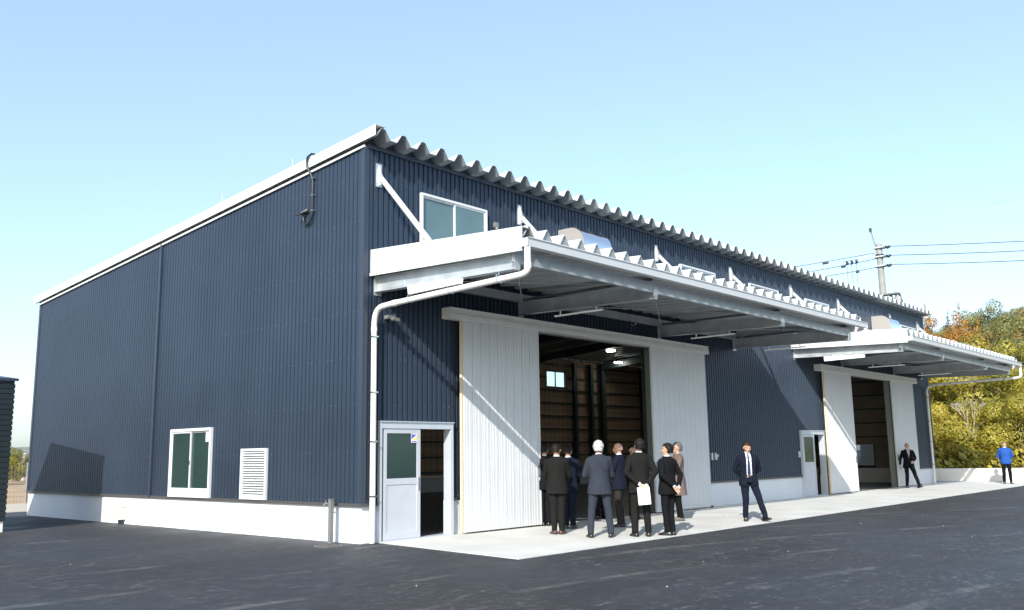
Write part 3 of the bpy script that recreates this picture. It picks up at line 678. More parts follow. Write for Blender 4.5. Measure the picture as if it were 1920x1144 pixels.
def hcol(x, y, z1, s_=0.2):
    cm = MB(); cm.box((x-s_/2, y-s_/2, 0.005), (x+s_/2, y-s_/2+0.014, z1)); cm.box((x-s_/2, y+s_/2-0.014, 0.005), (x+s_/2, y+s_/2, z1)); cm.box((x-0.006, y-s_/2+0.014, 0.005), (x+0.006, y+s_/2-0.014, z1)); cm.build('column', 'int_steel', WH)
for x in (0.35, 4.3, 9.65, 13.85, 17.9, 21.75, 27.2, 31.0):
    hcol(x, 0.30, 7.0); hcol(x, D_-0.28, 5.95, 0.28)
for y in (4.9, 9.9): hcol(L_-0.26, y, roofz(y)-0.1, 0.22)
for x in (24.95, 26.3): hcol(x, D_-0.26, 5.9, 0.2)
it = MB()
for x in (0.35, 4.3, 9.8, 13.85, 17.9, 21.9, 27.2, 31.0):
    y0_, y1_ = 0.42, D_-0.45
    it.hexa([(x-.08, y0_, roofz(y0_)-0.5), (x+.08, y0_, roofz(y0_)-0.5), (x+.08, y1_, roofz(y1_)-0.42), (x-.08, y1_, roofz(y1_)-0.42), (x-.08, y0_, roofz(y0_)-0.1), (x+.08, y0_, roofz(y0_)-0.1), (x+.08, y1_, roofz(y1_)-0.1), (x-.08, y1_, roofz(y1_)-0.1)])
it.build_each(1, 'rafter', 'int_steel', WH)
for x, y in ((22.2, 10.35), (26.8, 13.2), (16.0, 5.0), (8.0, 9.5)):
    z = 5.9
    l_ = MB(); l_.tube([(x, y, z), (x, y, z+0.06)], 0.2, 16); lo = l_.build('high_bay_lamp', 'lamp', WH)
    l_ = MB(); l_.tube([(x, y, z+0.061), (x, y, z+0.2)], [0.21, 0.06], 16); l_.tube([(x, y, z+0.2), (x, y, roofz(y)-0.05)], 0.01, 6); l_.build('lamp_housing', 'int_steel', lo)

# ================================================================= small things in the yard
t = thing('water_tap_post', (-0.22, 0.56, -0.01), 'grey square water tap post in front of the white foundation near the corner', 'tap post')
s = MB(); s.box((-0.255, 0.525, -0.05), (-0.185, 0.595, 0.745)); s.box((-0.262, 0.518, 0.7455), (-0.178, 0.602, 0.758)); s.build('post', 'postgrey', t)
s = MB(); s.tube([(-0.25, 0.60, 0.68), (-0.27, 0.66, 0.68), (-0.28, 0.69, 0.66), (-0.28, 0.695, 0.60)], 0.013, 8); s.tube([(-0.265, 0.65, 0.68), (-0.265, 0.65, 0.73)], 0.009, 8); s.box((-0.29, 0.63, 0.7301), (-0.24, 0.67, 0.74)); s.build('faucet', 'chrome', t)
t = thing('wall_outlet_box', (-0.07, 8.95, 0), 'small beige box mounted low on the white foundation', 'outlet box')
s = MB(); s.box((-0.13, 8.82, 0.09), (-0.001, 9.08, 0.375)); s.box((-0.138, 8.81, 0.3755), (-0.001, 9.09, 0.39)); s.build('cover', 'beige', t)
s = MB(); s.tube([(-0.06, 8.89, 0.089), (-0.06, 8.89, -0.02)], 0.03, 10); s.tube([(-0.06, 9.01, 0.089), (-0.06, 9.01, -0.02)], 0.03, 10); s.build('pipe_stub', 'black', t)
t = thing('drain_grate', (-0.52, 0.22, -0.01), 'round iron drain cover in the asphalt by the tap post', 'drain cover')
s = MB(); s.tube([(-0.52, 0.22, -0.03), (-0.52, 0.22, -0.006)], 0.24, 28); s.build('rim', 'postgrey', t)
s = MB()
for i in range(-4, 5):
    hw = math.sqrt(max(0, 0.2**2-(i*0.045)**2)); s.box((-0.52+i*0.045-0.011, 0.22-hw, -0.0055), (-0.52+i*0.045+0.011, 0.22+hw, 0.002))
s.build('bars', 'iron', t)
rs = random.Random(5)
for (x, y) in ((-2.5, -4.2), (3.5, -6.2), (6.4, -5.5), (9.4, -5.1), (9.6, -6.7), (12.5, -5.4), (-4.4, 1.2), (1.6, -5.8), (16.1, -4.9), (-0.8, -6.7), (7.5, -7.8), (13.5, -8.2)):
    bm = bmesh.new(); bmesh.ops.create_icosphere(bm, subdivisions=1, radius=0.013*rs.uniform(0.7, 1.3))
    for v in bm.verts: v.co *= rs.uniform(0.75, 1.2); v.co.z *= 0.6
    me = bpy.data.meshes.new('pebble'); bm.to_mesh(me); bm.free(); me.materials.append(M['stone'])
    o = bpy.data.objects.new('pebble', me); COL.objects.link(o); o.location = (x, y, hz(x, y)+0.008)
    tag(o, 'tiny pale stone lying loose on the dark asphalt', 'stone', 'loose stones on the asphalt')
bm = bmesh.new(); bmesh.ops.create_icosphere(bm, subdivisions=1, radius=0.025)
for v in bm.verts: v.co *= rs.uniform(0.75, 1.2)
me = bpy.data.meshes.new('pebble'); bm.to_mesh(me); bm.free(); me.materials.append(M['stone'])
o = bpy.data.objects.new('pebble', me); COL.objects.link(o); o.location = (9.3, -1.9, apz(-1.9)+0.012); tag(o, 'lone small stone on the pale concrete apron by the walking man', 'stone')

# ================================================================= neighbouring shed
NB = thing('dark_shed', (-4.9, 10.6, 0), 'small black metal shed with horizontal siding left of the warehouse', 'shed')
nx0, nx1, ny0, ny1 = -9.5, -2.66, 8.86, 12.1
def nz(y): return 3.26 + (y-ny0)*0.12
s = MB()
k = 0; z = 0.22; step = 0.115
def shell(z0_, z1_, o_):  # one siding course round the shed
    a = (nx0-o_, nx1+o_, ny0-o_, ny1+o_)
    return [(a[0], a[2]), (a[1], a[2]), (a[1], a[3]), (a[0], a[3])], z0_, z1_
while z < 3.15:
    q = [(nx0, ny0), (nx1, ny0), (nx1, ny1), (nx0, ny1)]
    def ring(o_, z_): return [(nx0-o_, ny0-o_, z_), (nx1+o_, ny0-o_, z_), (nx1+o_, ny1+o_, z_), (nx0-o_, ny1+o_, z_)]
    zt_ = min(z+step, 3.16)
    v_ = ring(0.014, z)+ring(0.014, z+step*0.72)+ring(0.0, z+step*0.80)+ring(0.0, zt_)
    fs_ = []
    for lv in range(3):
        for i in range(4): fs_.append((lv*4+i, lv*4+(i+1) % 4, lv*4+4+(i+1) % 4, lv*4+4+i))
    s.add(v_, fs_); z += step
s.add([(nx0, ny0, 3.16), (nx1, ny0, 3.16), (nx1, ny1, 3.16), (nx0, ny1, 3.16), (nx0, ny0, nz(ny0)), (nx1, ny0, nz(ny0)), (nx1, ny1, nz(ny1)), (nx0, ny1, nz(ny1))], [(0, 1, 5, 4), (1, 2, 6, 5), (2, 3, 7, 6), (3, 0, 4, 7)])
s.build('wall', 'asph_dark', NB)
s = MB(); a, b = ny0-0.06, ny1+0.08
s.hexa([(nx0-.06, a, nz(a)), (nx1+.06, a, nz(a)), (nx1+.06, b, nz(b)), (nx0-.06, b, nz(b)), (nx0-.06, a, nz(a)+.06), (nx1+.06, a, nz(a)+.06), (nx1+.06, b, nz(b)+.06), (nx0-.06, b, nz(b)+.06)]); s.build('roof', 'navy_trim', NB)
s = MB(); s.box((nx0+.02, ny0+.02, -0.1), (nx1-.02, ny1-.02, 0.219)); s.build('foundation', 'rwall', NB)

# ================================================================= left background
t = thing('mesh_fence', (-4, 17, 0), 'wire mesh fence on a low concrete kerb behind the warehouse corner', 'fence')
s = MB(); s.box((-16, 16.95, -0.1), (30, 17.1, 0.22)); s.build('kerb', 'rwall', t)
for i in range(9):
    x = -15.6+i*2.0+0.35; s = MB(); s.tube([(x, 17.02, 0.22), (x, 17.02, 1.42)], 0.03, 8); s.build('post', 'pole', t)
s = MB()
for z in [0.3+0.15*i for i in range(8)]: s.tube([(-15.8, 17.02, z), (3, 17.02, z)], 0.004, 4)
x = -15.8
while x < 3: s.tube([(x, 17.03, 0.25), (x, 17.03, 1.38)], 0.004, 4); x += 0.10
s.build('wire_mesh', 'pole', t)
t = thing('field_marker_pole', (15.8, 58.7, 0.1), 'thin white pole standing in the dry field', 'pole')
s = MB(); s.tube([(15.8, 58.7, 0.0), (15.8, 58.7, 2.0)], 0.13, 10); s.tube([(15.8, 58.7, 2.0), (15.8, 58.7, 2.08)], 0.16, 10); s.build('shaft', 'rwall', t)
# far hill with uneven ridge
s = MB(); rr = random.Random(3); N = 60
ridge = []
for i in range(N+1):
    a = R(58+ i*1.1); d_ = 310
    px, py = CAM.x+d_*math.cos(a), CAM.y+d_*math.sin(a)
    h_ = 6.0+2.3*noise.noise(Vector((i*0.22, 3.3, 0)))+1.0*noise.noise(Vector((i*0.9, 1.3, 0)))
    ridge.append((a, h_))
vs_ = []
for dd, hh in ((270, 0.0), (285, 0.55), (300, 0.9), (315, 1.0), (360, 0.9), (420, 0.0)):
    for a, h_ in ridge: vs_.append((CAM.x+dd*math.cos(a), CAM.y+dd*math.sin(a), h_*hh+0.1+(0 if hh in (0, 1) else rr.uniform(-.5, .5))))
nn = N+1
s.add(vs_, [(j*nn+i, j*nn+i+1, (j+1)*nn+i+1, (j+1)*nn+i) for j in range(5) for i in range(N)], 0, True)
tag(s.build('far_hill', 'farhill'), 'low wooded hill on the horizon at the left', None, kind='structure')
t = thing('low_building', (84, 245, 0), 'low pale building far off under the hill at left', 'building')
s = MB(); s.box((55, 232, 0), (100, 240, 2.6)); s.build('wall', 'rwall', t); s = MB(); s.box((54, 231, 2.6), (101, 241, 3.1)); s.build('roof', 'pole', t)

# ================================================================= foliage
def leaf_mesh(name, lobes, n, size, seed, matname, inner=0.14, trunk=None):
    rd = random.Random(seed); vs_ = []; fs_ = []
    tot = sum(l[3]*l[4] for l in lobes)
    for (cx, cy, cz, rx, rz) in lobes:
        k = max(10, int(n*rx*rz/tot))
        for _ in range(k):
            u = rd.uniform(-1, 1); a = rd.uniform(0, 2*math.pi); q = math.sqrt(1-u*u)
            d = Vector((q*math.cos(a), q*math.sin(a), u))
            bumpy = 1+0.22*noise.noise(d*2.6+Vector((cx, cy, cz)))+0.12*noise.noise(d*6+Vector((cx, seed, cz)))
            rr_ = (1-inner*rd.random()**1.6)*bumpy
            p = Vector((cx+d.x*rx*rr_, cy+d.y*rx*rr_, cz+d.z*rz*rr_))
            nrm = (d+Vector((rd.gauss(0, .2), rd.gauss(0, .2), rd.gauss(0, .2)+0.2))).normalized()
            t1 = nrm.orthogonal().normalized(); t2 = nrm.cross(t1); ang = rd.uniform(0, 6.28)
            e1 = (math.cos(ang)*t1+math.sin(ang)*t2); e2 = nrm.cross(e1)
            s_ = size*rd.uniform(0.55, 1.25); o_ = len(vs_)
            vs_ += [p-e1*s_, p-e2*s_*0.45+e1*s_*0.1, p+e1*s_, p+e2*s_*0.45+e1*s_*0.1]; fs_.append((o_, o_+1, o_+2, o_+3))
    me = bpy.data.meshes.new(name); me.from_pydata([tuple(v) for v in vs_], [], fs_); me.materials.append(M[matname]); me.update()
    return me
def broad_lobes(rd, R_, H_c, n=9):
    l = [(0, 0, H_c*0.5, R_*0.5, H_c*0.3)]
    for i in range(n):
        a = rd.uniform(0, 6.28); q = rd.uniform(0.35, 0.8)*R_
        l.append((q*math.cos(a), q*math.sin(a), H_c*rd.uniform(0.25, 0.92), R_*rd.uniform(0.2, 0.36), H_c*rd.uniform(0.09, 0.17)))
    return l
PRO = {}
def proto(key, kind, R_, Hc, n, size, seed, leaf, bark='bark', sparse=1.0):
    rd = random.Random(seed)
    if kind == 'broad': lobes = broad_lobes(rd, R_, Hc, 19)
    elif kind == 'cone':
        lobes = []
        for i in range(9):
            f_ = i/8; rr_ = R_*(1-f_)**0.8*0.8+0.12
            for k in range(max(1, int(5*(1-f_))+1)):
                a = rd.uniform(0, 6.28); lobes.append((rr_*0.5*math.cos(a), rr_*0.5*math.sin(a), Hc*(0.12+0.86*f_), rr_*rd.uniform(.5, .75), Hc*0.075))
    elif kind == 'sparse':
        lobes = [(rd.uniform(-1, 1)*R_*.8, rd.uniform(-1, 1)*R_*.8, Hc*rd.uniform(.45, 1), R_*rd.uniform(.18, .32), Hc*.06) for _ in range(9)]
    else: lobes = [(rd.uniform(-.6, .6)*R_, rd.uniform(-.6, .6)*R_, Hc*rd.uniform(.3, .6), R_*rd.uniform(.4, .6), Hc*rd.uniform(.3, .42)) for _ in range(7)]
    crown = leaf_mesh('crown', lobes, n, size, seed, leaf)
    tm = MB(); th_ = Hc*0.75
    pts = [(0, 0, -0.6), (0.05, 0.04, th_*0.35), (-0.08, 0.06, th_*0.7), (0.02, 0, th_)]
    tm.tube(pts, [0.03*Hc, 0.024*Hc, 0.016*Hc, 0.006*Hc], 7)
    for (cx, cy, cz, rx, rz) in lobes[1:9]:
        z0_ = max(0.15, cz*0.5); tm.tube([(0, 0, z0_), (cx*0.5, cy*0.5, (z0_+cz)/2+0.1), (cx, cy, cz)], [0.012*Hc, 0.009*Hc, 0.003*Hc], 5)
    PRO[key] = (crown, tm.mesh('trunk', bark))
proto('yg1', 'broad', 2.3, 4.2, 11959, 0.077, 11, 'leaf_yg'); proto('yg2', 'broad', 2.0, 3.6, 10580, 0.074, 12, 'leaf_yg'); proto('yg3', 'broad', 2.6, 4.6, 13339, 0.080, 13, 'leaf_yg')
proto('bush1', 'bush', 1.3, 1.9, 4370, 0.077, 21, 'leaf_yg'); proto('bush2', 'bush', 1.1, 1.6, 3679, 0.070, 22, 'leaf_gg')
proto('rust1', 'cone', 1.9, 5.2, 11959, 0.070, 31, 'leaf_rust'); proto('rust2', 'broad', 1.9, 4.2, 10580, 0.074, 32, 'leaf_rust')
proto('gg1', 'broad', 2.4, 4.8, 11959, 0.077, 41, 'leaf_gg'); proto('gg2', 'broad', 3.0, 5.0, 14949, 0.080, 42, 'leaf_gg')
proto('con1', 'cone', 1.0, 5.5, 4370, 0.083, 51, 'leaf_dk'); proto('spa', 'sparse', 1.6, 4.8, 2070, 0.083, 61, 'leaf_gg')
def hill_h(r, az):   # height of the hillside by distance behind the wall
    return max(-0.3, min((r-46.5)*0.25, 9.2+(r-85)*0.05))
AX0 = math.atan2(RM[1][2]*-1, RM[0][2]*-1)
def polar(u_off, r):   # bearing from the yard's corner viewpoint, metres
    a = AX0 - math.atan(u_off); return CAM.x+r*math.cos(a), CAM.y+r*math.sin(a)
hm = MB(); vs_ = []; rows = [44.5, 46.5, 50, 55, 60, 66, 72, 78, 84, 92, 105, 130, 180]; cols = [0.38+0.02*i for i in range(24)]
for r_ in rows:
    for c_ in cols:
        x, y = polar(c_, r_); vs_.append((x, y, hill_h(r_, c_)+(0.5*noise.noise(Vector((x*.15, y*.15, 0))) if r_ > 47 else -0.2)))
nn = len(cols)
hm.add(vs_, [(j*nn+i, (j+1)*nn+i, (j+1)*nn+i+1, j*nn+i+1) for j in range(len(rows)-1) for i in range(nn-1)], 0, True)
tag(hm.build('hillside', 'soil'), 'steep wooded hillside behind the retaining wall', None, kind='structure')
rd = random.Random(77)
KL = {
 'yg': ('broadleaf_tree', 'rounded yellow-green broadleaf tree massed on the lower hillside', 'tree', 'yellow-green trees on the hillside'),
 'bush': ('bush', 'low leafy bush directly behind the white retaining wall', 'bush', 'bushes along the retaining wall'),
 'rust': ('rusty_cedar_tree', 'rust-orange autumn tree on the upper hillside', 'tree', 'rust-orange trees on the hillside'),
 'gg': ('evergreen_tree', 'grey-green evergreen tree high on the hillside', 'tree', 'grey-green trees on the hilltop'),
}
def put_tree(key, x, y, z, s_, rz, name, label, cat, group=None):
    t_ = thing(name, (x, y, z), label, cat, group); t_.scale = (s_, s_, s_*rd.uniform(.92, 1.08)); t_.rotation_euler = (0, 0, rz)
    c_, k_ = PRO[key]
    for nm, me in (('crown', c_), ('trunk', k_)):
        o_ = bpy.data.objects.new(nm, me); COL.objects.link(o_); o_.parent = t_
    return t_
rowsT = [(47.6, 'bush', 0.062, 0.9), (50.0, 'yg', 0.062, 0.72), (53.6, 'yg', 0.060, 0.95), (58, 'yg', 0.060, 1.05), (62.5, 'mix', 0.055, 0.95), (67, 'mix', 0.052, 0.95), (71.5, 'rust', 0.05, 0.95), (76, 'mix2', 0.05, 0.84), (81, 'gg', 0.05, 0.82)]
for r_, kd, st_, s_ in rowsT:
    c_ = 0.435+rd.uniform(0, .02)
    idx = 0
    while c_ < 0.63:
        rj = r_+rd.uniform(-1.3, 1.3) if kd != 'bush' else r_+rd.uniform(-.2, .3); x, y = polar(c_, rj); z = hill_h(rj, c_)-0.25
        kk = kd
        if kd == 'mix': kk = 'rust' if c_ < 0.545 else ('yg' if rd.random() < .5 else 'gg')
        if kd == 'mix2': kk = 'rust' if c_ < 0.51 else 'gg'
        sc_ = s_
        if r_ > 74 and c_ < 0.50: sc_ *= 0.72; 
        if r_ > 74 and c_ < 0.455: sc_ *= 0.8
        key = {'yg': ['yg1', 'yg2', 'yg3'], 'bush': ['bush1', 'bush2'], 'rust': ['rust1', 'rust2', 'rust1'], 'gg': ['gg1', 'gg2']}[kk][rd.randrange({'yg': 3, 'bush': 2, 'rust': 3, 'gg': 2}[kk])]
        nm, lb, ct, gp = KL[kk]
        rown = ('directly behind the retaining wall', 'in the lowest row of trees', 'in the second row up the slope', 'in the third row up the slope', 'in the fourth row up the slope', 'in the fifth row up the slope', 'in the sixth row up the slope', 'in the seventh row up the slope', 'in the topmost row on the ridge')[[q[0] for q in rowsT].index(r_)]
        ordn = ('leftmost', 'second from left', 'third from left', 'fourth from left', 'fifth from left', 'sixth from left', 'seventh from left', 'eighth from left')[min(idx, 7)]; idx += 1
        put_tree(key, x, y, z, sc_*rd.uniform(.85, 1.15), rd.uniform(0, 6.28), nm, {'yg': 'yellow-green broadleaf tree', 'bush': 'low leafy bush', 'rust': 'rust-orange cedar', 'gg': 'grey-green evergreen'}[kk] + ' ' + rown + ', ' + ordn, ct, gp)
        c_ += st_*rd.uniform(.8, 1.2)*50/max(50, r_)
x, y = polar(0.489, 80); put_tree('con1', x, y, hill_h(80, 0)-1.1, 0.9, 0.4, 'conifer_tree', 'slim dark pointed conifer standing above the rust-orange trees', 'tree')
x, y = polar(0.468, 80); put_tree('spa', x, y, hill_h(80, 0)-2.2, 1.0, 1.4, 'thin_tree', 'thin sparse-leaved tree against the sky beside the warehouse roof end', 'tree')
x, y = polar(0.575, 80); put_tree('spa', x, y, hill_h(80, 0)-0.4, 1.0, 4.4, 'thin_tree', 'thin sparse-leaved tree against the sky at the right edge', 'tree')
def bare_tree(x, y, z, h_, seed, label):
    rb = random.Random(seed); t_ = thing('bare_tree', (x, y, z), label, 'tree'); m_ = MB()
    def limb(p, d, ln, r_, dep):
        q = p+d*ln*0.5+Vector((rb.gauss(0, .05), rb.gauss(0, .05), 0))*ln; e = q+(d+Vector((rb.gauss(0, .15), rb.gauss(0, .15), 0.1))).normalized()*ln*0.5
        m_.tube([p, q, e], [r_, r_*.8, r_*.6], 6)
        if dep:
            for _ in range(3):
                nd = (d+Vector((rb.gauss(0, .55), rb.gauss(0, .55), rb.uniform(-.1, .4)))).normalized(); limb(e, nd, ln*rb.uniform(.55, .8), r_*.55, dep-1)
    for k in range(3):
        d0 = Vector((rb.gauss(0, .4), rb.gauss(0, .4), 1)).normalized(); limb(Vector((x, y, z)), d0, h_*.42, 0.065, 3)
    m_.build('trunk', 'barkpale', t_)
x, y = polar(0.533, 56.2); bare_tree(x, y, hill_h(56, 0)+1.2, 2.3, 4, 'leafless tree with pale forked trunks among the yellow-green trees')
x, y = polar(0.505, 49.2); bare_tree(x, y, hill_h(49, 0)+1.3, 2.0, 9, 'tangle of pale bare branches low on the slope beside the warehouse end')
# undergrowth
rd2 = random.Random(5); vs_ = []; fs_ = []
for _ in range(16000):
    c_ = rd2.uniform(0.40, 0.80); r_ = 46.8+rd2.random()**1.3*40; x, y = polar(c_, r_); z = hill_h(r_, c_)+abs(rd2.gauss(0.25, .5))
    nrm = Vector((rd2.gauss(-.4, .6), rd2.gauss(-.3, .6), 1)).normalized(); e1 = nrm.orthogonal().normalized(); e2 = nrm.cross(e1); s_ = rd2.uniform(.1, .24); o_ = len(vs_); p = Vector((x, y, z))
    vs_ += [p-e1*s_, p-e2*s_*.5, p+e1*s_, p+e2*s_*.5]; fs_.append((o_, o_+1, o_+2, o_+3))
me = bpy.data.meshes.new('undergrowth'); me.from_pydata([tuple(v) for v in vs_], [], fs_); me.materials.append(M['leaf_yg'])
o = bpy.data.objects.new('undergrowth', me); COL.objects.link(o); tag(o, 'dense leafy undergrowth covering the hillside between the trees', 'undergrowth', kind='stuff')
# shrubs far left beyond the field
for i, (x, y, s_) in enumerate(((5.5, 47, 0.55), (9.0, 46, 0.6), (11.5, 50, 0.62), (14.5, 56, 0.6), (18, 60, .62), (22, 66, .6))):
    put_tree('gg1' if i % 2 else 'yg2', x, y, -0.2, s_, i*1.3, 'field_shrub', 'rounded olive shrub beyond the dry field, ' + ('leftmost', 'second from left', 'third from left', 'fourth from left', 'fifth from left', 'rightmost')[i], 'shrub', 'shrubs beyond the dry field')
# retaining wall
t = thing('retaining_wall', (35, -1, 0), 'low white concrete retaining wall at the foot of the hillside', 'wall')
pts2 = []
for c_ in [0.36+0.02*i for i in range(26)]:
    pts2.append(polar(c_, 46.2-0*c_))
s = MB()
for (x, y), (x2, y2) in zip(pts2[:-1], pts2[1:]):
    dx_, dy_ = (x2-x), (y2-y); n_ = Vector((dy_, -dx_, 0)).normalized()*-0.25
    zt = 0.55
    s.add([(x, y, -0.4), (x2, y2, -0.4), (x2, y2, zt), (x, y, zt), (x-n_.x, y-n_.y, -0.4), (x2-n_.x, y2-n_.y, -0.4), (x2-n_.x, y2-n_.y, zt), (x-n_.x, y-n_.y, zt)], [(0, 1, 2, 3), (4, 7, 6, 5), (3, 2, 6, 7)])
s.build('wall_face', 'rwall', t)
for c_ in (0.515, 0.565):
    x, y = polar(c_, 46.15); s = MB(); s.box((x-0.1, y-0.18, 0.30), (x+0.02, y+0.18, 0.36)); s.build('weep_hole', 'postgrey', t)

# ================================================================= utility pole and lines
PX, PY = 39.0, 4.2
UP = thing('utility_pole', (PX, PY, 0), 'grey concrete utility pole with transformers behind the warehouse roof', 'utility pole')
s = MB(); s.tube([(PX+0.12, PY, -0.2), (PX+0.06, PY, 6), (PX, PY, 12.5)], [0.24, 0.20, 0.155], 14); s.build('shaft', 'pole', UP)
s = MB(); s.tube([(PX-0.1, PY+0.12, 12.3), (PX-0.25, PY+0.30, 13.3)], 0.03, 6); s.build('ground_wire_rod', 'postgrey', UP)
s = MB(); s.tube([(PX-0.25, PY+0.30, 13.2), (PX-0.25, PY+0.30, 13.42)], 0.07, 8); s.build('rod_cap', 'black', UP)
for z in (12.30, 11.80, 11.28):
    s = MB(); s.box((PX-0.25, PY-0.30, z-0.05), (PX+0.2, PY+0.25, z+0.03)); s.tube([(PX, PY, z), (PX+0.08, PY-0.38, z+0.02)], 0.035, 6); s.build('bracket', 'galva', UP)
    s = MB(); s.tube([(PX+0.08, PY-0.30, z+0.05), (PX+0.10, PY-0.42, z-0.02), (PX+0.14, PY-0.55, z+0.05)], [0.06, 0.085, 0.06], 8); s.build('insulator', 'black', UP)
s = MB(); s.tube([(PX, PY, 11.86), (PX, PY, 11.93)], 0.23, 12); s.build('band', 'black', UP)
s = MB(); s.box((PX-0.35, PY-0.9, 9.62), (PX+0.1, PY+0.55, 9.70)); s.tube([(PX, PY+.6, 9.95), (PX, PY+.62, 9.55)], .04, 6); s.build('crossarm', 'postgrey', UP)
for dy in (-0.38, -0.82):
    s = MB(); s.tube([(PX-0.15, PY+dy, 8.7), (PX-0.15, PY+dy, 9.45), (PX-0.15, PY+dy, 9.52)], [0.19, 0.19, 0.12], 12); tr = s.build('transformer', 'pole', UP)
    s = MB(); s.tube([(PX-0.25, PY+dy+0.05, 9.5), (PX-0.3, PY+dy+0.08, 9.68), (PX-0.2, PY+dy-0.12, 9.55), (PX-0.1, PY+dy-0.2, 9.1)], 0.05, 6); s.build('bushing', 'black', tr)
def sag(p, q, s_, n=14):
    p, q = Vector(p), Vector(q); return [p.lerp(q, i/n)-Vector((0, 0, 4*s_*(i/n)*(1-i/n))) for i in range(n+1)]
for i, z in enumerate((12.33, 11.83, 11.32)):
    nm = ('uppermost', 'middle', 'lowest')[i]
    s = MB(); s.tube(sag((PX+0.14, PY-0.55, z), (PX+7.6, PY-28, z-0.6+0.0), 0.5, 18), 0.020, 5)
    tag(s.build('power_line', 'wire'), nm + ' of the three dark cables running right from the utility pole', 'power line', 'cables on the right of the pole')
    e = ((37.47, 8.09, 11.55), (37.83, 7.25, 11.22), (38.16, 6.44, 10.90))[i]; st0 = Vector((PX-0.05, PY+0.15, (12.05, 11.72, 11.25)[i])); dr = (Vector(e)-st0)
    s = MB(); pth = sag(st0, st0+dr*2.2+Vector((0, 0, 0.35)), 0.05, 12); s.tube(pth, 0.018, 5); s.tube([st0+dr*(0.62-0.1*i), st0+dr*(0.70-0.1*i)], 0.08, 6)
    tag(s.build('power_line', 'wire'), nm + ' of the three dark cables descending left from the utility pole behind the roof', 'power line', 'cables on the left of the pole')
s = MB(); s.tube(sag((PX-0.25, PY+0.30, 13.4), (PX+7.4, PY-28, 15.6), 0.2, 12), 0.012, 4); tag(s.build('ground_wire', 'wire_pale'), 'faint pale wire rising right from the top of the utility pole', 'power line')
s = MB(); s.tube(sag((PX-0.25, PY+0.30, 13.4), (33, 20.5, 11.3), 0.15, 12), 0.012, 4); tag(s.build('ground_wire', 'wire_pale'), 'faint pale wire falling left from the top of the utility pole', 'power line')
t = thing('line_switch', (38.5, 5.54, 11.7), 'small cluster of dark cutout switches hanging left of the utility pole', 'line switch')
s = MB(); s.box((38.35, 5.2, 11.72), (38.45, 6.0, 11.76)); s.tube([(38.4, 5.2, 11.74), (PX-0.1, PY+.1, 12.0)], 0.015, 5); s.build('arm', 'galva', t)
for k in range(3):
    y = 5.28+k*0.26; s = MB(); s.tube([(38.4, y, 11.72), (38.4, y-.05, 11.58), (38.4, y+.04, 11.5)], [.05, .08, .05], 7); s.tube([(38.4, y, 11.5), (38.4, y, 9.2)], 0.010, 4); s.build('cutout', 'black', t)

# ================================================================= people
M['skin'] = mat('skin', (0.46, 0.27, 0.19), 0.5, var=0.05, vscale=12)
M['brow'] = mat('eyes_and_brows', (0.03, 0.022, 0.02), 0.5)
M['lips'] = mat('lips', (0.48, 0.22, 0.18), 0.5)
M['hair_black'] = mat('black_hair', (0.006, 0.005, 0.005), 0.6, 0, 0.25, var=0.3, vscale=60, bump=0.4, bscale=90)
M['hair_brown'] = mat('dark_brown_hair', (0.016, 0.010, 0.007), 0.6, 0, 0.25, var=0.3, vscale=60, bump=0.4, bscale=90)
M['hair_white'] = mat('white_hair', (0.40, 0.40, 0.40), 0.6, var=0.12, vscale=40, bump=0.4, bscale=90)
M['hair_grey'] = mat('grey_hair', (0.10, 0.095, 0.09), 0.6, var=0.4, vscale=50, bump=0.4, bscale=90)
M['hair_stub'] = mat('cropped_grey_hair', (0.40, 0.24, 0.175), 0.7, var=0.1, vscale=50)
M['shirt'] = mat('white_shirt', (0.58, 0.60, 0.64), 0.75)
M['shoe'] = mat('black_leather', (0.012, 0.011, 0.011), 0.28)
M['shoe_brown'] = mat('brown_leather', (0.055, 0.022, 0.014), 0.3)
M['shoe_grey'] = mat('grey_shoe', (0.10, 0.10, 0.10), 0.6)
M['leather_belt'] = mat('brown_belt', (0.05, 0.025, 0.018), 0.4)
M['paper'] = mat('white_paper', (0.62, 0.63, 0.66), 0.7)
M['glasses'] = mat('glasses_frame', (0.10, 0.03, 0.03), 0.3)
def fab(name, col, v=0.12): M[name] = mat(name, col, 0.9, 0, 0.12, var=v, vscale=9, bump=0.12, bscale=140)
fab('suit_char', (0.0098, 0.0100, 0.0100)); fab('suit_blue_grey', (0.026, 0.031, 0.044)); fab('suit_navy', (0.007, 0.010, 0.020)); fab('suit_black', (0.006, 0.0065, 0.008))
fab('trousers_grey', (0.026, 0.024, 0.023)); fab('coat_taupe', (0.13, 0.098, 0.088)); fab('jacket_blue', (0.02, 0.075, 0.30)); fab('tie_navy', (0.02, 0.035, 0.10)); fab('tie_grey', (0.28, 0.27, 0.28)); fab('legging', (0.006, 0.006, 0.007))

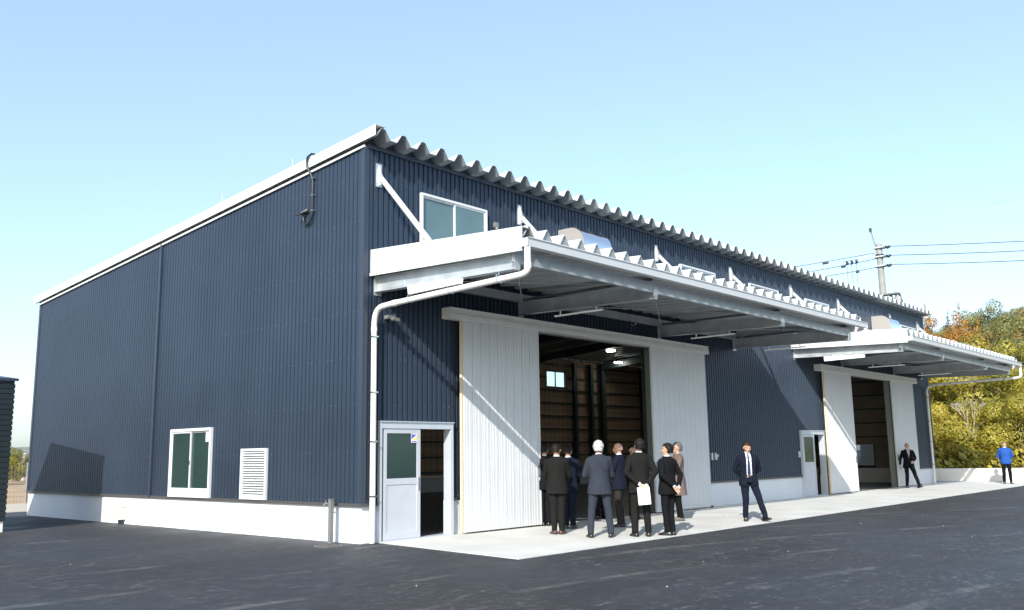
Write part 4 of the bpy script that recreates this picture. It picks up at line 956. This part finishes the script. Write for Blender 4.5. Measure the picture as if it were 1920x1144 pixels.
def loft_part(mb, rings, n=16):
    """rings: (centre, rx, ry, tilt axis quaternion or None) closed with caps"""
    vs_ = []
    for (c, rx, ry, q) in rings:
        for k in range(n):
            a = 2*math.pi*k/n; v = Vector((rx*math.cos(a), ry*math.sin(a), 0))
            if q: v = q @ v
            vs_.append(Vector(c)+v)
    fs_ = [(j*n+i, j*n+(i+1) % n, (j+1)*n+(i+1) % n, (j+1)*n+i) for j in range(len(rings)-1) for i in range(n)]
    fs_ += [tuple(range(n-1, -1, -1)), tuple((len(rings)-1)*n+i for i in range(n))]
    mb.add(vs_, fs_)
def ball(mb, c, r, n=12, m_=8, q=None):
    r = r if isinstance(r, (tuple, list)) else (r, r, r); c = Vector(c); vs_ = []
    for j in range(1, m_):
        t_ = math.pi*j/m_
        for i in range(n):
            a = 2*math.pi*i/n; v = Vector((r[0]*math.sin(t_)*math.cos(a), r[1]*math.sin(t_)*math.sin(a), r[2]*math.cos(t_)))
            vs_.append(c+(q @ v if q else v))
    top = len(vs_); v = Vector((0, 0, r[2])); vs_.append(c+(q @ v if q else v)); v = -v; vs_.append(c+(q @ v if q else v))
    fs_ = [(j*n+i, j*n+(i+1) % n, (j+1)*n+(i+1) % n, (j+1)*n+i) for j in range(m_-2) for i in range(n)]
    fs_ += [(top, (i+1) % n, i) for i in range(n)] + [(top+1, (m_-2)*n+i, (m_-2)*n+(i+1) % n) for i in range(n)]
    mb.add(vs_, fs_)
def limb(mb, pts, rs, n=12):
    """capsule chain: tapered tube with ball joints"""
    for (p, q), (a, b) in zip(zip(pts[:-1], pts[1:]), zip(rs[:-1], rs[1:])):
        p, q = Vector(p), Vector(q); mb.tube([p, q], [a, b], n); ball(mb, p, a*0.995, n); ball(mb, q, b*0.995, n)
TMP = bpy.data.scenes.new('workbench')
def remesh(mb, voxel, smooth=2, fold=0.0, fseed=0.0):
    me = mb.mesh('tmp', [])
    ob = bpy.data.objects.new('tmp', me); TMP.collection.objects.link(ob)
    md = ob.modifiers.new('r', 'REMESH'); md.mode = 'VOXEL'; md.voxel_size = voxel
    if smooth: s_ = ob.modifiers.new('s', 'SMOOTH'); s_.factor = 0.5; s_.iterations = smooth
    TMP.view_layers[0].update(); dg = TMP.view_layers[0].depsgraph; out = bpy.data.meshes.new_from_object(ob.evaluated_get(dg))
    bpy.data.objects.remove(ob); bpy.data.meshes.remove(me)
    if fold:
        nrm_ = [v.normal.copy() for v in out.vertices]
        for v, vn in zip(out.vertices, nrm_):
            p = v.co; a = noise.noise(Vector((p.x*9+fseed, p.y*9, p.z*5))); b = noise.noise(Vector((p.x*20, p.y*20+fseed, p.z*16)))
            v.co += vn*fold*(a*1.0+b*0.5)
    for p in out.polygons: p.use_smooth = True
    return out
def mobj(name, me, mats, parent, label=None):
    for m_ in mats: me.materials.append(M[m_])
    o_ = bpy.data.objects.new(name, me); COL.objects.link(o_); o_.parent = parent
    if label: o_['label'] = label
    return o_
from mathutils import Quaternion, Euler
LEGS = {
 'stand': dict(hip=[(-.09, 0, .92), (.09, 0, .92)], knee=[(-.11, .015, .50), (.11, .015, .50)], ank=[(-.12, -.02, .085), (.12, -.02, .085)], toe=[-10, 10]),
 'narrow': dict(hip=[(-.085, 0, .92), (.085, 0, .92)], knee=[(-.075, .02, .50), (.075, .02, .50)], ank=[(-.07, -.02, .085), (.07, -.02, .085)], toe=[-22, 22]),
 'wide': dict(hip=[(-.095, 0, .91), (.095, 0, .91)], knee=[(-.15, .02, .50), (.15, .015, .50)], ank=[(-.19, -.02, .085), (.18, -.02, .085)], toe=[-8, 22]),
 'walk': dict(hip=[(-.09, 0, .91), (.09, 0, .91)], knee=[(-.08, -.02, .49), (.10, .17, .52)], ank=[(-.09, -.10, .085), (.12, .32, .10)], toe=[-8, 12]),
 'stride': dict(hip=[(-.09, 0, .91), (.09, 0, .91)], knee=[(-.19, .08, .505), (.085, .02, .49)], ank=[(-.30, .08, .095), (.10, -.05, .085)], toe=[-34, 8]),
}
ARMS = {
 'back': [((-.27, -.10, 1.13), (-.075, -.21, .93)), ((.27, -.10, 1.13), (.06, -.225, .90))],
 'cross': [((-.25, .09, 1.11), (.09, .215, 1.13)), ((.25, .09, 1.10), (-.10, .20, 1.19))],
 'chin': [((-.24, .10, 1.10), (.08, .205, 1.10)), ((.24, .12, 1.12), (.10, .17, 1.40))],
 'front': [((-.26, .0, 1.12), (-.04, .19, .95)), ((.26, .0, 1.12), (.05, .20, .93))],
 'down': [((-.255, -.02, 1.12), (-.265, .06, .87)), ((.255, -.02, 1.12), (.265, .06, .87))],
 'onehip': [((-.27, -.02, 1.12), (-.13, .17, 1.0)), ((.275, -.01, 1.12), (.33, .08, .87))],
 'lapels': [((-.27, -.05, 1.13), (-.20, .05, .96)), ((.27, -.05, 1.13), (.18, .06, .96))],
}
def hand(mb, w_, d, pn, side):
    """palm + five fingers. w_ wrist, d direction of fingers, pn palm normal, side thumb direction"""
    d = Vector(d).normalized(); pn = Vector(pn).normalized(); sd_ = d.cross(pn).normalized()*side; w_ = Vector(w_)
    q = Matrix((sd_, pn, d)).transposed().to_quaternion()
    ball(mb, w_+d*0.045, (0.040, 0.017, 0.052), q=q)
    for i, (o_, ln) in enumerate(((-.028, .060), (-.0095, .072), (.0095, .078), (.028, .070))):
        a = w_+d*0.082+sd_*o_; b = a+d*ln*0.5+pn*0.010; c = b+d*ln*0.36+pn*0.026
        limb(mb, [a, b, c], [.0095, .009, .0078], 8)
    a = w_+d*0.028+sd_*0.030; b = a+sd_*0.030+d*0.028+pn*0.008; c = b+d*0.030+pn*0.010+sd_*0.004
    limb(mb, [a, b, c], [.013, .0115, .009], 8)
def person(x, y, h, yaw, label, legs='stand', arms='back', head=(0, 0), hair='hair_black', hairstyle='short', top='suit_char', bottom='suit_char', shoes='shoe', cut='suit', tie=None, group=None, lean=0.0, seed=1.0, build=1.0, ztop=None, shirt='shirt'):
    s_ = h/1.715
    z = apz(y) if y < 0 else 0.004
    t_ = thing('person', (x, y, z), label, 'person', group); t_.rotation_euler = (0, 0, R(yaw)); t_.scale = (s_, s_, s_)
    T = Matrix.Identity(4)
    Lg = LEGS[legs]; Ar = ARMS[arms]
    hq = Euler((R(head[1]), 0, R(head[0]))).to_quaternion(); nk = Vector((0, -0.005, 1.50))
    def H(p): return nk + hq @ (Vector(p)-nk)
    bd = MB()
    # head
    ball(bd, H((0, -0.008, 1.622)), (0.076, 0.095, 0.095), 20, 14, hq); ball(bd, H((0, 0.022, 1.585)), (0.060, 0.066, 0.085), 18, 12, hq)
    ball(bd, H((0, 0.058, 1.525)), (0.030, 0.026, 0.024), 12, 8, hq)
    limb(bd, [H((0, 0.082, 1.615)), H((0, 0.103, 1.578))], [0.009, 0.014], 8); ball(bd, H((0, 0.082, 1.548)), (0.024, 0.012, 0.010), 10, 6, hq)
    for sg in (-1, 1):
        ball(bd, H((sg*0.080, -0.008, 1.600)), (0.012, 0.022, 0.034), 10, 8, hq); ball(bd, H((sg*0.034, 0.070, 1.630)), (0.024, 0.018, 0.011), 10, 6, hq); ball(bd, H((sg*0.040, 0.055, 1.580)), (0.024, 0.026, 0.024), 10, 6, hq)
    loft_part(bd, [((0, -.02, 1.40), .075, .06, None), ((0, -.012, 1.47), .054, .056, None), (tuple(H((0, -.008, 1.55))), .052, .056, hq)], 14)
    # trunk under the clothes
    def torso(mb, g_, zlo, zhi, hem=1.0):
        prof = [(.76, .192*hem, .142*hem, 0), (.86, .188*((hem+1)/2), .142, 0), (.95, .172, .132, -.004), (1.05, .160, .118, .002), (1.15, .166, .118, .006), (1.25, .182, .126, .006), (1.34, .190, .122, 0), (1.40, .180, .100, -.008), (1.445, .125, .075, -.012), (1.48, .070, .060, -.012)]
        rg = [((0, yo, zz), rx*build+g_, ry*build+g_, None) for zz, rx, ry, yo in prof if zlo <= zz <= zhi]
        loft_part(mb, rg, 22)
    torso(bd, -0.022, .86, 1.45)
    for i in (0, 1):
        sg = -1 if i == 0 else 1
        sh = (sg*.172, -.01, 1.385); el, hd_ = Ar[i]
        limb(bd, [sh, el, hd_], [.048, .038, .026])
        e_, w_ = Vector(el), Vector(hd_)
        fd = (w_-e_).normalized()
        if arms == 'back': fd = Vector((-sg*0.55, -0.12, -0.75)); pnn = (0, -1, 0)
        elif arms in ('front',): fd = Vector((-sg*0.6, 0.1, -.7)); pnn = (0, 1, 0)
        elif arms == 'down' or (arms == 'onehip' and i == 1): fd = Vector((0, 0.1, -1)); pnn = (-sg, 0, 0)
        elif arms == 'chin' and i == 1: fd = Vector((-.35, -.25, 1)); pnn = (-.3, -1, 0)
        elif arms == 'lapels': fd = Vector((-sg*.8, .5, -.2)); pnn = (0, -.5, -1)
        else: pnn = (0, -1, 0)
        hand(bd, w_+fd.normalized()*0.012, fd, pnn, sg)
        limb(bd, [Lg['hip'][i], Lg['knee'][i], Lg['ank'][i]], [.078, .052, .038])
        a_ = Vector(Lg['ank'][i]); tq = R(Lg['toe'][i]); tv = Vector((math.sin(tq), math.cos(tq), 0)); limb(bd, [a_-Vector((0, 0, .03)), a_+tv*0.12-Vector((0, 0, .05))], [.034, .026])
    me = remesh(bd, 0.0075, 2)
    body = mobj('body', me, ['skin', 'brow', 'lips'], t_)
    hi = hq.inverted()
    for p in me.polygons:
        c = nk + hi @ (p.center-nk)
        if c.y > 0.055 and c.z > 1.5:
            if abs(abs(c.x)-0.032) < 0.017 and (1.600 < c.z < 1.611 or 1.634 < c.z < 1.644): p.material_index = 1
            if abs(c.x) < 0.022 and 1.543 < c.z < 1.552 and c.y > .075: p.material_index = 2
    # hair
    if hairstyle != 'bald':
        hb = MB(); ex = {'short': .012, 'full': .020, 'bob': .024, 'stub': .004}[hairstyle]
        ball(hb, H((0, -0.014, 1.628)), (0.078+ex, 0.096+ex, 0.094+ex), 20, 14, hq); ball(hb, H((0, -0.050, 1.585)), (0.064+ex, 0.058+ex, 0.068+ex), 18, 12, hq)
        if hairstyle == 'full': ball(hb, H((0, -0.01, 1.68)), (0.078, 0.085, 0.052), 14, 10, hq)
        me = remesh(hb, 0.009, 1)
        nrm_ = [v.normal.copy() for v in me.vertices]
        for v, vn in zip(me.vertices, nrm_): v.co += vn*(0.009 if hairstyle != 'stub' else .002)*noise.noise(v.co*38+Vector((seed*3, 0, 0)))+vn*(.005 if hairstyle != 'stub' else 0)*noise.noise(v.co*90)
        bm = bmesh.new(); bm.from_mesh(me); kill = []
        for f_ in bm.faces:
            c = nk + hi @ (f_.calc_center_median()-nk)
            fl = 1.668 if hairstyle != 'bob' else 1.655
            lo = {'short': 1.560, 'full': 1.55, 'bob': 1.53, 'stub': 1.575}[hairstyle]
            side = (1.600 + max(0, (c.y+0.02))*1.1) if abs(c.x) > .05 else lo
            if hairstyle == 'stub' and c.z > 1.655: kill.append(f_); continue
            if (c.y > 0.045 and c.z < fl+0.1*(abs(c.x) > .055)*0) or (c.y > -0.02 and abs(c.x) > 0.045 and c.z < side) or c.z < lo: kill.append(f_)
        bmesh.ops.delete(bm, geom=kill, context='FACES'); bm.to_mesh(me); bm.free()
        mobj('hair', me, [hair], t_)
    # shirt
    if cut in ('suit', 'open'):
        sb = MB(); torso(sb, 0.001, .95, 1.45); loft_part(sb, [((0, -.014, 1.43), .082, .070, None), ((0, -.012, 1.475), .066, .066, None), ((0, -.010, 1.502), .061, .063, None)], 16)
        for i in (0, 1):
            e_, w_ = Vector(Ar[i][0]), Vector(Ar[i][1]); limb(sb, [w_-(w_-e_).normalized()*.06, w_+(w_-e_).normalized()*.008], [.036, .034], 12)
        mobj('shirt', remesh(sb, 0.010, 1), [shirt], t_)
        if tie:
            tb = MB(); 
            def ty(z_): return .118+.006 if z_ < 1.3 else .118-(z_-1.3)*0.42
            zs = [1.475, 1.455, 1.38, 1.25, 1.10, 1.02, .985]; ws = [.018, .013, .020, .027, .034, .036, .002]
            ys_ = [.064, .075, .112, .138, .132, .130, .130]
            vs_ = []
            for zz, ww, yy in zip(zs, ws, ys_): vs_ += [(-ww, yy-.002, zz), (0, yy+.006, zz), (ww, yy-.002, zz), (0, yy-.008, zz)]
            fs_ = [(j*4+i, j*4+(i+1) % 4, (j+1)*4+(i+1) % 4, (j+1)*4+i) for j in range(len(zs)-1) for i in range(4)]+[(0, 3, 2, 1), tuple((len(zs)-1)*4+i for i in range(4))]
            tb.add(vs_, fs_); me = tb.mesh('tie', []); mobj('tie', me, [tie], t_)
    # jacket
    jb = MB(); zlo = {'suit': .76, 'open': .76, 'coat': .76, 'blouson': .80}[cut]
    if cut == 'blouson':
        torso(jb, 0.036, .86, 1.48, 1.0); loft_part(jb, [((0, 0, .80), .185, .150, None), ((0, 0, .86), .215, .175, None), ((0, 0, .93), .222, .178, None)], 22)
        loft_part(jb, [((0, -.014, 1.43), .10, .085, None), ((0, -.010, 1.495), .075, .078, None)], 16); cb = MB(); loft_part(cb, [((0, .004, 1.44), .074, .082, None), ((0, .002, 1.515), .066, .078, None)], 18); mobj('shirt', cb.mesh('shirt', []), [shirt], t_)
    else:
        torso(jb, 0.018, zlo, 1.48, 1.04)
        if cut == 'coat': loft_part(jb, [((0, -.01, .56), .235, .175, None), ((0, 0, .70), .225, .17, None), ((0, 0, .90), .20, .155, None)], 22)
        loft_part(jb, [((0, -.020, 1.44), .088, .072, None), ((0, -.018, 1.485), .072, .068, None)], 16)
    for i in (0, 1):
        sg = -1 if i == 0 else 1; sh = Vector((sg*.178, -.012, 1.375)); e_, w_ = Vector(Ar[i][0]), Vector(Ar[i][1]); g_ = .012 if cut == 'blouson' else 0
        wr = w_-(w_-e_).normalized()*0.025
        limb(jb, [sh, e_, wr], [.067+g_, .056+g_, .043+g_*.5]); ball(jb, sh+Vector((-sg*.012, 0, .0)), .071+g_, 12, 8)
    me = remesh(jb, 0.0115, 2, 0.0085, seed)
    bm = bmesh.new(); bm.from_mesh(me); kill = []
    for f_ in bm.faces:
        c = f_.calc_center_median()
        if cut in ('suit', 'open') and c.y > -0.01 and f_.normal.y > 0.05:
            if cut == 'suit': w0 = max(0, (c.z-1.10)/(1.47-1.10))*0.062 if c.z > 1.10 else 0
            else: w0 = 0.055+0.02*max(0, (1.1-c.z)/0.3)
            if c.z < 0.90 and cut == 'suit': w0 = (0.90-c.z)*0.35
            arm_near = any((Vector(Ar[i][1])-c).length < 0.10 or abs((c-Vector(Ar[i][0]).lerp(Vector(Ar[i][1]), .5)).length) < 0.09 for i in (0, 1)) if arms in ('cross', 'chin', 'front', 'onehip') else False
            if abs(c.x+0.004) < w0 and not arm_near: kill.append(f_)
        if cut != 'blouson' and c.z > 1.488: kill.append(f_)
    bmesh.ops.delete(bm, geom=list(set(kill)), context='FACES'); bm.to_mesh(me); bm.free()
    nm = {'suit': 'suit_jacket', 'open': 'suit_jacket', 'coat': 'coat', 'blouson': 'jacket'}[cut]
    jo = mobj(nm, me, [top], t_)
    if cut == 'open':
        b_ = MB(); loft_part(b_, [((0, 0, .965), .176, .136, None), ((0, 0, 1.0), .172, .133, None)], 22); mobj('belt', b_.mesh('belt', []), ['leather_belt'], t_)
    if cut in ('suit', 'open') and arms != 'cross':
        lb = MB()
        for sg in (-1, 1):
            if cut == 'suit': pts_ = [(.060*sg, .092, 1.455), (.088*sg, .105, 1.40), (.070*sg, .142, 1.30), (.0, .152, 1.115)]
            else: pts_ = [(.066*sg, .085, 1.455), (.098*sg, .10, 1.40), (.095*sg, .135, 1.30), (.066*sg, .142, 1.13)]
            vs_ = []
            for k_, p in enumerate(pts_):
                ww = (.016, .030, .024, .004)[k_]
                vs_ += [(p[0]-ww*.2*sg, p[1]+.004, p[2]), (p[0]+ww*sg, p[1]-.002, p[2]-.01), (p[0]+ww*sg, p[1]-.010, p[2]-.01), (p[0]-ww*.2*sg, p[1]-.006, p[2])]
            lb.add(vs_, [(j*4+i, j*4+(i+1) % 4, (j+1)*4+(i+1) % 4, (j+1)*4+i) for j in range(3) for i in range(4)]+[(0, 3, 2, 1), (12, 13, 14, 15)])
        mobj('lapels', lb.mesh('lapels', []), [top], t_)
    # trousers
    tb = MB(); sl = 0.82 if cut == 'coat' else 1.0
    loft_part(tb, [((0, 0, .83), .176, .130, None), ((0, 0, .92), .174*build, .134, None), ((0, 0, .99), .162*build, .126, None)], 20)
    for i in (0, 1):
        a_ = Vector(Lg['ank'][i]); k_ = Vector(Lg['knee'][i]); hp = Vector(Lg['hip'][i])
        limb(tb, [hp-Vector((0, 0, .03)), k_, a_+Vector((0, .005, .04))], [.099*sl, .073*sl, .062*sl])
        loft_part(tb, [(a_+Vector((0, .008, -.022)), .060*sl, .070*sl, None), (a_+Vector((0, .004, .03)), .060*sl, .066*sl, None), (a_.lerp(k_, .25), .060*sl, .062*sl, None)], 14)
    mobj('trousers', remesh(tb, 0.0115, 2, 0.010, seed+5), [bottom], t_)
    # shoes
    for i in (0, 1):
        a_ = Vector(Lg['ank'][i]); tq = R(Lg['toe'][i]); up_ = a_.z-0.085
        q = Euler((0, 0, -tq)).to_quaternion()
        if up_ > 0.005: q = q @ Euler((R(14), 0, 0)).to_quaternion()
        b0 = Vector((a_.x, a_.y, 0.0)); sb = MB()
        def SP(v): return b0+q @ Vector(v)
        def sect(yy, hw, zz, lo=0.0):
            pr = [(-hw, .006), (-hw*1.03, .022), (-hw*.85, zz*.72), (-hw*.35, zz), (hw*.35, zz), (hw*.85, zz*.72), (hw*1.03, .022), (hw, .006), (hw*.6, 0), (-hw*.6, 0)]
            return [SP((u_, yy, v_+lo)) for u_, v_ in pr]
        secs = [sect(-.080, .020, .045), sect(-.068, .036, .072), (sect(-.03, .040, .094)), sect(.03, .041, .088), sect(.08, .047, .066), sect(.13, .049, .050), sect(.165, .040, .040), sect(.190, .018, .030)]
        vs_ = [v for s2 in secs for v in s2]; n_ = 10
        sb.add(vs_, [(j*n_+k2, j*n_+(k2+1) % n_, (j+1)*n_+(k2+1) % n_, (j+1)*n_+k2) for j in range(len(secs)-1) for k2 in range(n_)]+[tuple(range(n_-1, -1, -1)), tuple((len(secs)-1)*n_+k2 for k2 in range(n_))], 0, True)
        mobj('shoe', sb.mesh('shoe', []), [shoes], t_)
        for p in t_.children[-1].data.polygons: p.use_smooth = True
    return t_
G1 = None
# yaw: 0 faces +y (into the building); the camera looks towards (+.74,+.66)
person(4.78, -0.20, 1.67, -35, 'man in black suit half hidden behind the open sliding door edge, leftmost of the group', 'narrow', 'front', (-35, 0), 'hair_black', 'short', 'suit_black', 'suit_black', seed=2)
person(3.60, -1.50, 1.70, -52, 'man in charcoal suit and brown shoes with arms folded, black hair, seen from behind', 'narrow', 'cross', (-22, 0), 'hair_black', 'short', 'suit_char', 'suit_char', 'shoe_brown', seed=3)
person(4.62, -0.98, 1.66, -55, 'man in navy suit with black hair standing just behind the man in brown shoes', 'narrow', 'cross', (-20, 0), 'hair_black', 'short', 'suit_navy', 'suit_navy', seed=4)
person(3.66, -2.47, 1.76, -44, 'white haired man in blue grey suit seen from behind, arms folded in front', 'wide', 'cross', (-10, 4), 'hair_white', 'full', 'suit_blue_grey', 'suit_blue_grey', seed=5, build=1.04)
person(5.59, -1.56, 1.72, 18, 'bald man in navy jacket and grey trousers looking left into the warehouse', 'narrow', 'cross', (32, -4), 'hair_stub', 'stub', 'suit_navy', 'trousers_grey', seed=6)
person(6.90, -0.10, 1.66, 145, 'person in dark suit mostly hidden behind the white haired man', 'narrow', 'front', (20, 0), 'hair_black', 'short', 'suit_black', 'suit_black', seed=7)
C_ = person(4.32, -2.93, 1.80, -40, 'tall man in charcoal suit holding white papers behind his back', 'stand', 'back', (12, 10), 'hair_black', 'full', 'suit_char', 'suit_char', seed=8)
person(7.35, -0.72, 1.66, 160, 'person in dark suit hidden behind the tall man with papers, hand raised to the face', 'narrow', 'chin', (0, 0), 'hair_black', 'short', 'suit_black', 'suit_black', seed=9)
D_P = person(4.86, -3.20, 1.71, -8, 'man in black suit with hands clasped behind his back beside the concrete edge', 'narrow', 'back', (34, 8), 'hair_black', 'full', 'suit_black', 'suit_black', seed=10)
wb = MB(); wb.tube([(.055, -.222, .912), (.068, -.217, .930)], .034, 12); mobj('watch', wb.mesh('watch', []), ['chrome'], D_P)
W_P = person(7.72, -1.68, 1.72, 48, 'grey haired woman with glasses in taupe coat and black leggings, arms folded', 'narrow', 'cross', (10, 2), 'hair_grey', 'bob', 'coat_taupe', 'legging', 'shoe_grey', 'coat', seed=11)
gb = MB(); hq_ = Euler((R(2), 0, R(10))).to_quaternion(); nk_ = Vector((0, -0.005, 1.50))
def GP(v): return nk_+hq_ @ (Vector(v)-nk_)
for sg in (-1, 1):
    ring_ = [GP((sg*.034+.024*math.cos(a), .100, 1.605+.018*math.sin(a))) for a in [i*math.pi/6 for i in range(13)]]; gb.tube(ring_, .0028, 5); gb.tube([GP((sg*.058, .098, 1.608)), GP((sg*.088, 0.0, 1.61))], .0028, 5)
gb.tube([GP((-.010, .102, 1.607)), GP((.010, .102, 1.607))], .0028, 5); mobj('glasses', gb.mesh('glasses', []), ['glasses'], W_P)
person(8.72, -2.90, 1.74, 128, 'young man in open navy suit and blue tie strolling alone on the apron', 'stride', 'back', (8, -14), 'hair_brown', 'full', 'suit_navy', 'suit_navy', 'shoe', 'open', 'tie_navy', seed=12)
person(26.2, -0.62, 1.70, 122, 'bald man in black suit and grey tie at the far doorway', 'stride', 'onehip', (-10, 0), 'hair_stub', 'stub', 'suit_black', 'suit_black', cut='suit', tie='tie_grey', seed=13)
person(32.6, -2.50, 1.74, 112, 'man in bright blue jacket and black trousers standing at the far end of the apron', 'stand', 'back', (0, 6), 'hair_grey', 'short', 'jacket_blue', 'legging', cut='blouson', seed=14)
# papers held behind the tall man's back
pa = thing('paper_sheets', tuple(C_.location), 'white sheets of paper held behind the back of the tall man in charcoal', 'paper'); pa.rotation_euler = C_.rotation_euler; pa.scale = C_.scale
s = MB(); q = []
for k, (yy, o_) in enumerate(((0, 0), (-.004, .006))):
    s.hexa([(-.115+o_, -.282+yy, .56), (.105+o_, -.282+yy, .575), (.105+o_, -.2805+yy, .575), (-.115+o_, -.2805+yy, .56), (-.135+o_, -.276+yy, .865), (.085+o_, -.276+yy, .88), (.085+o_, -.2745+yy, .88), (-.135+o_, -.2745+yy, .865)])
mobj('sheets', s.mesh('sheets', []), ['paper'], pa)
bpy.data.scenes.remove(TMP)
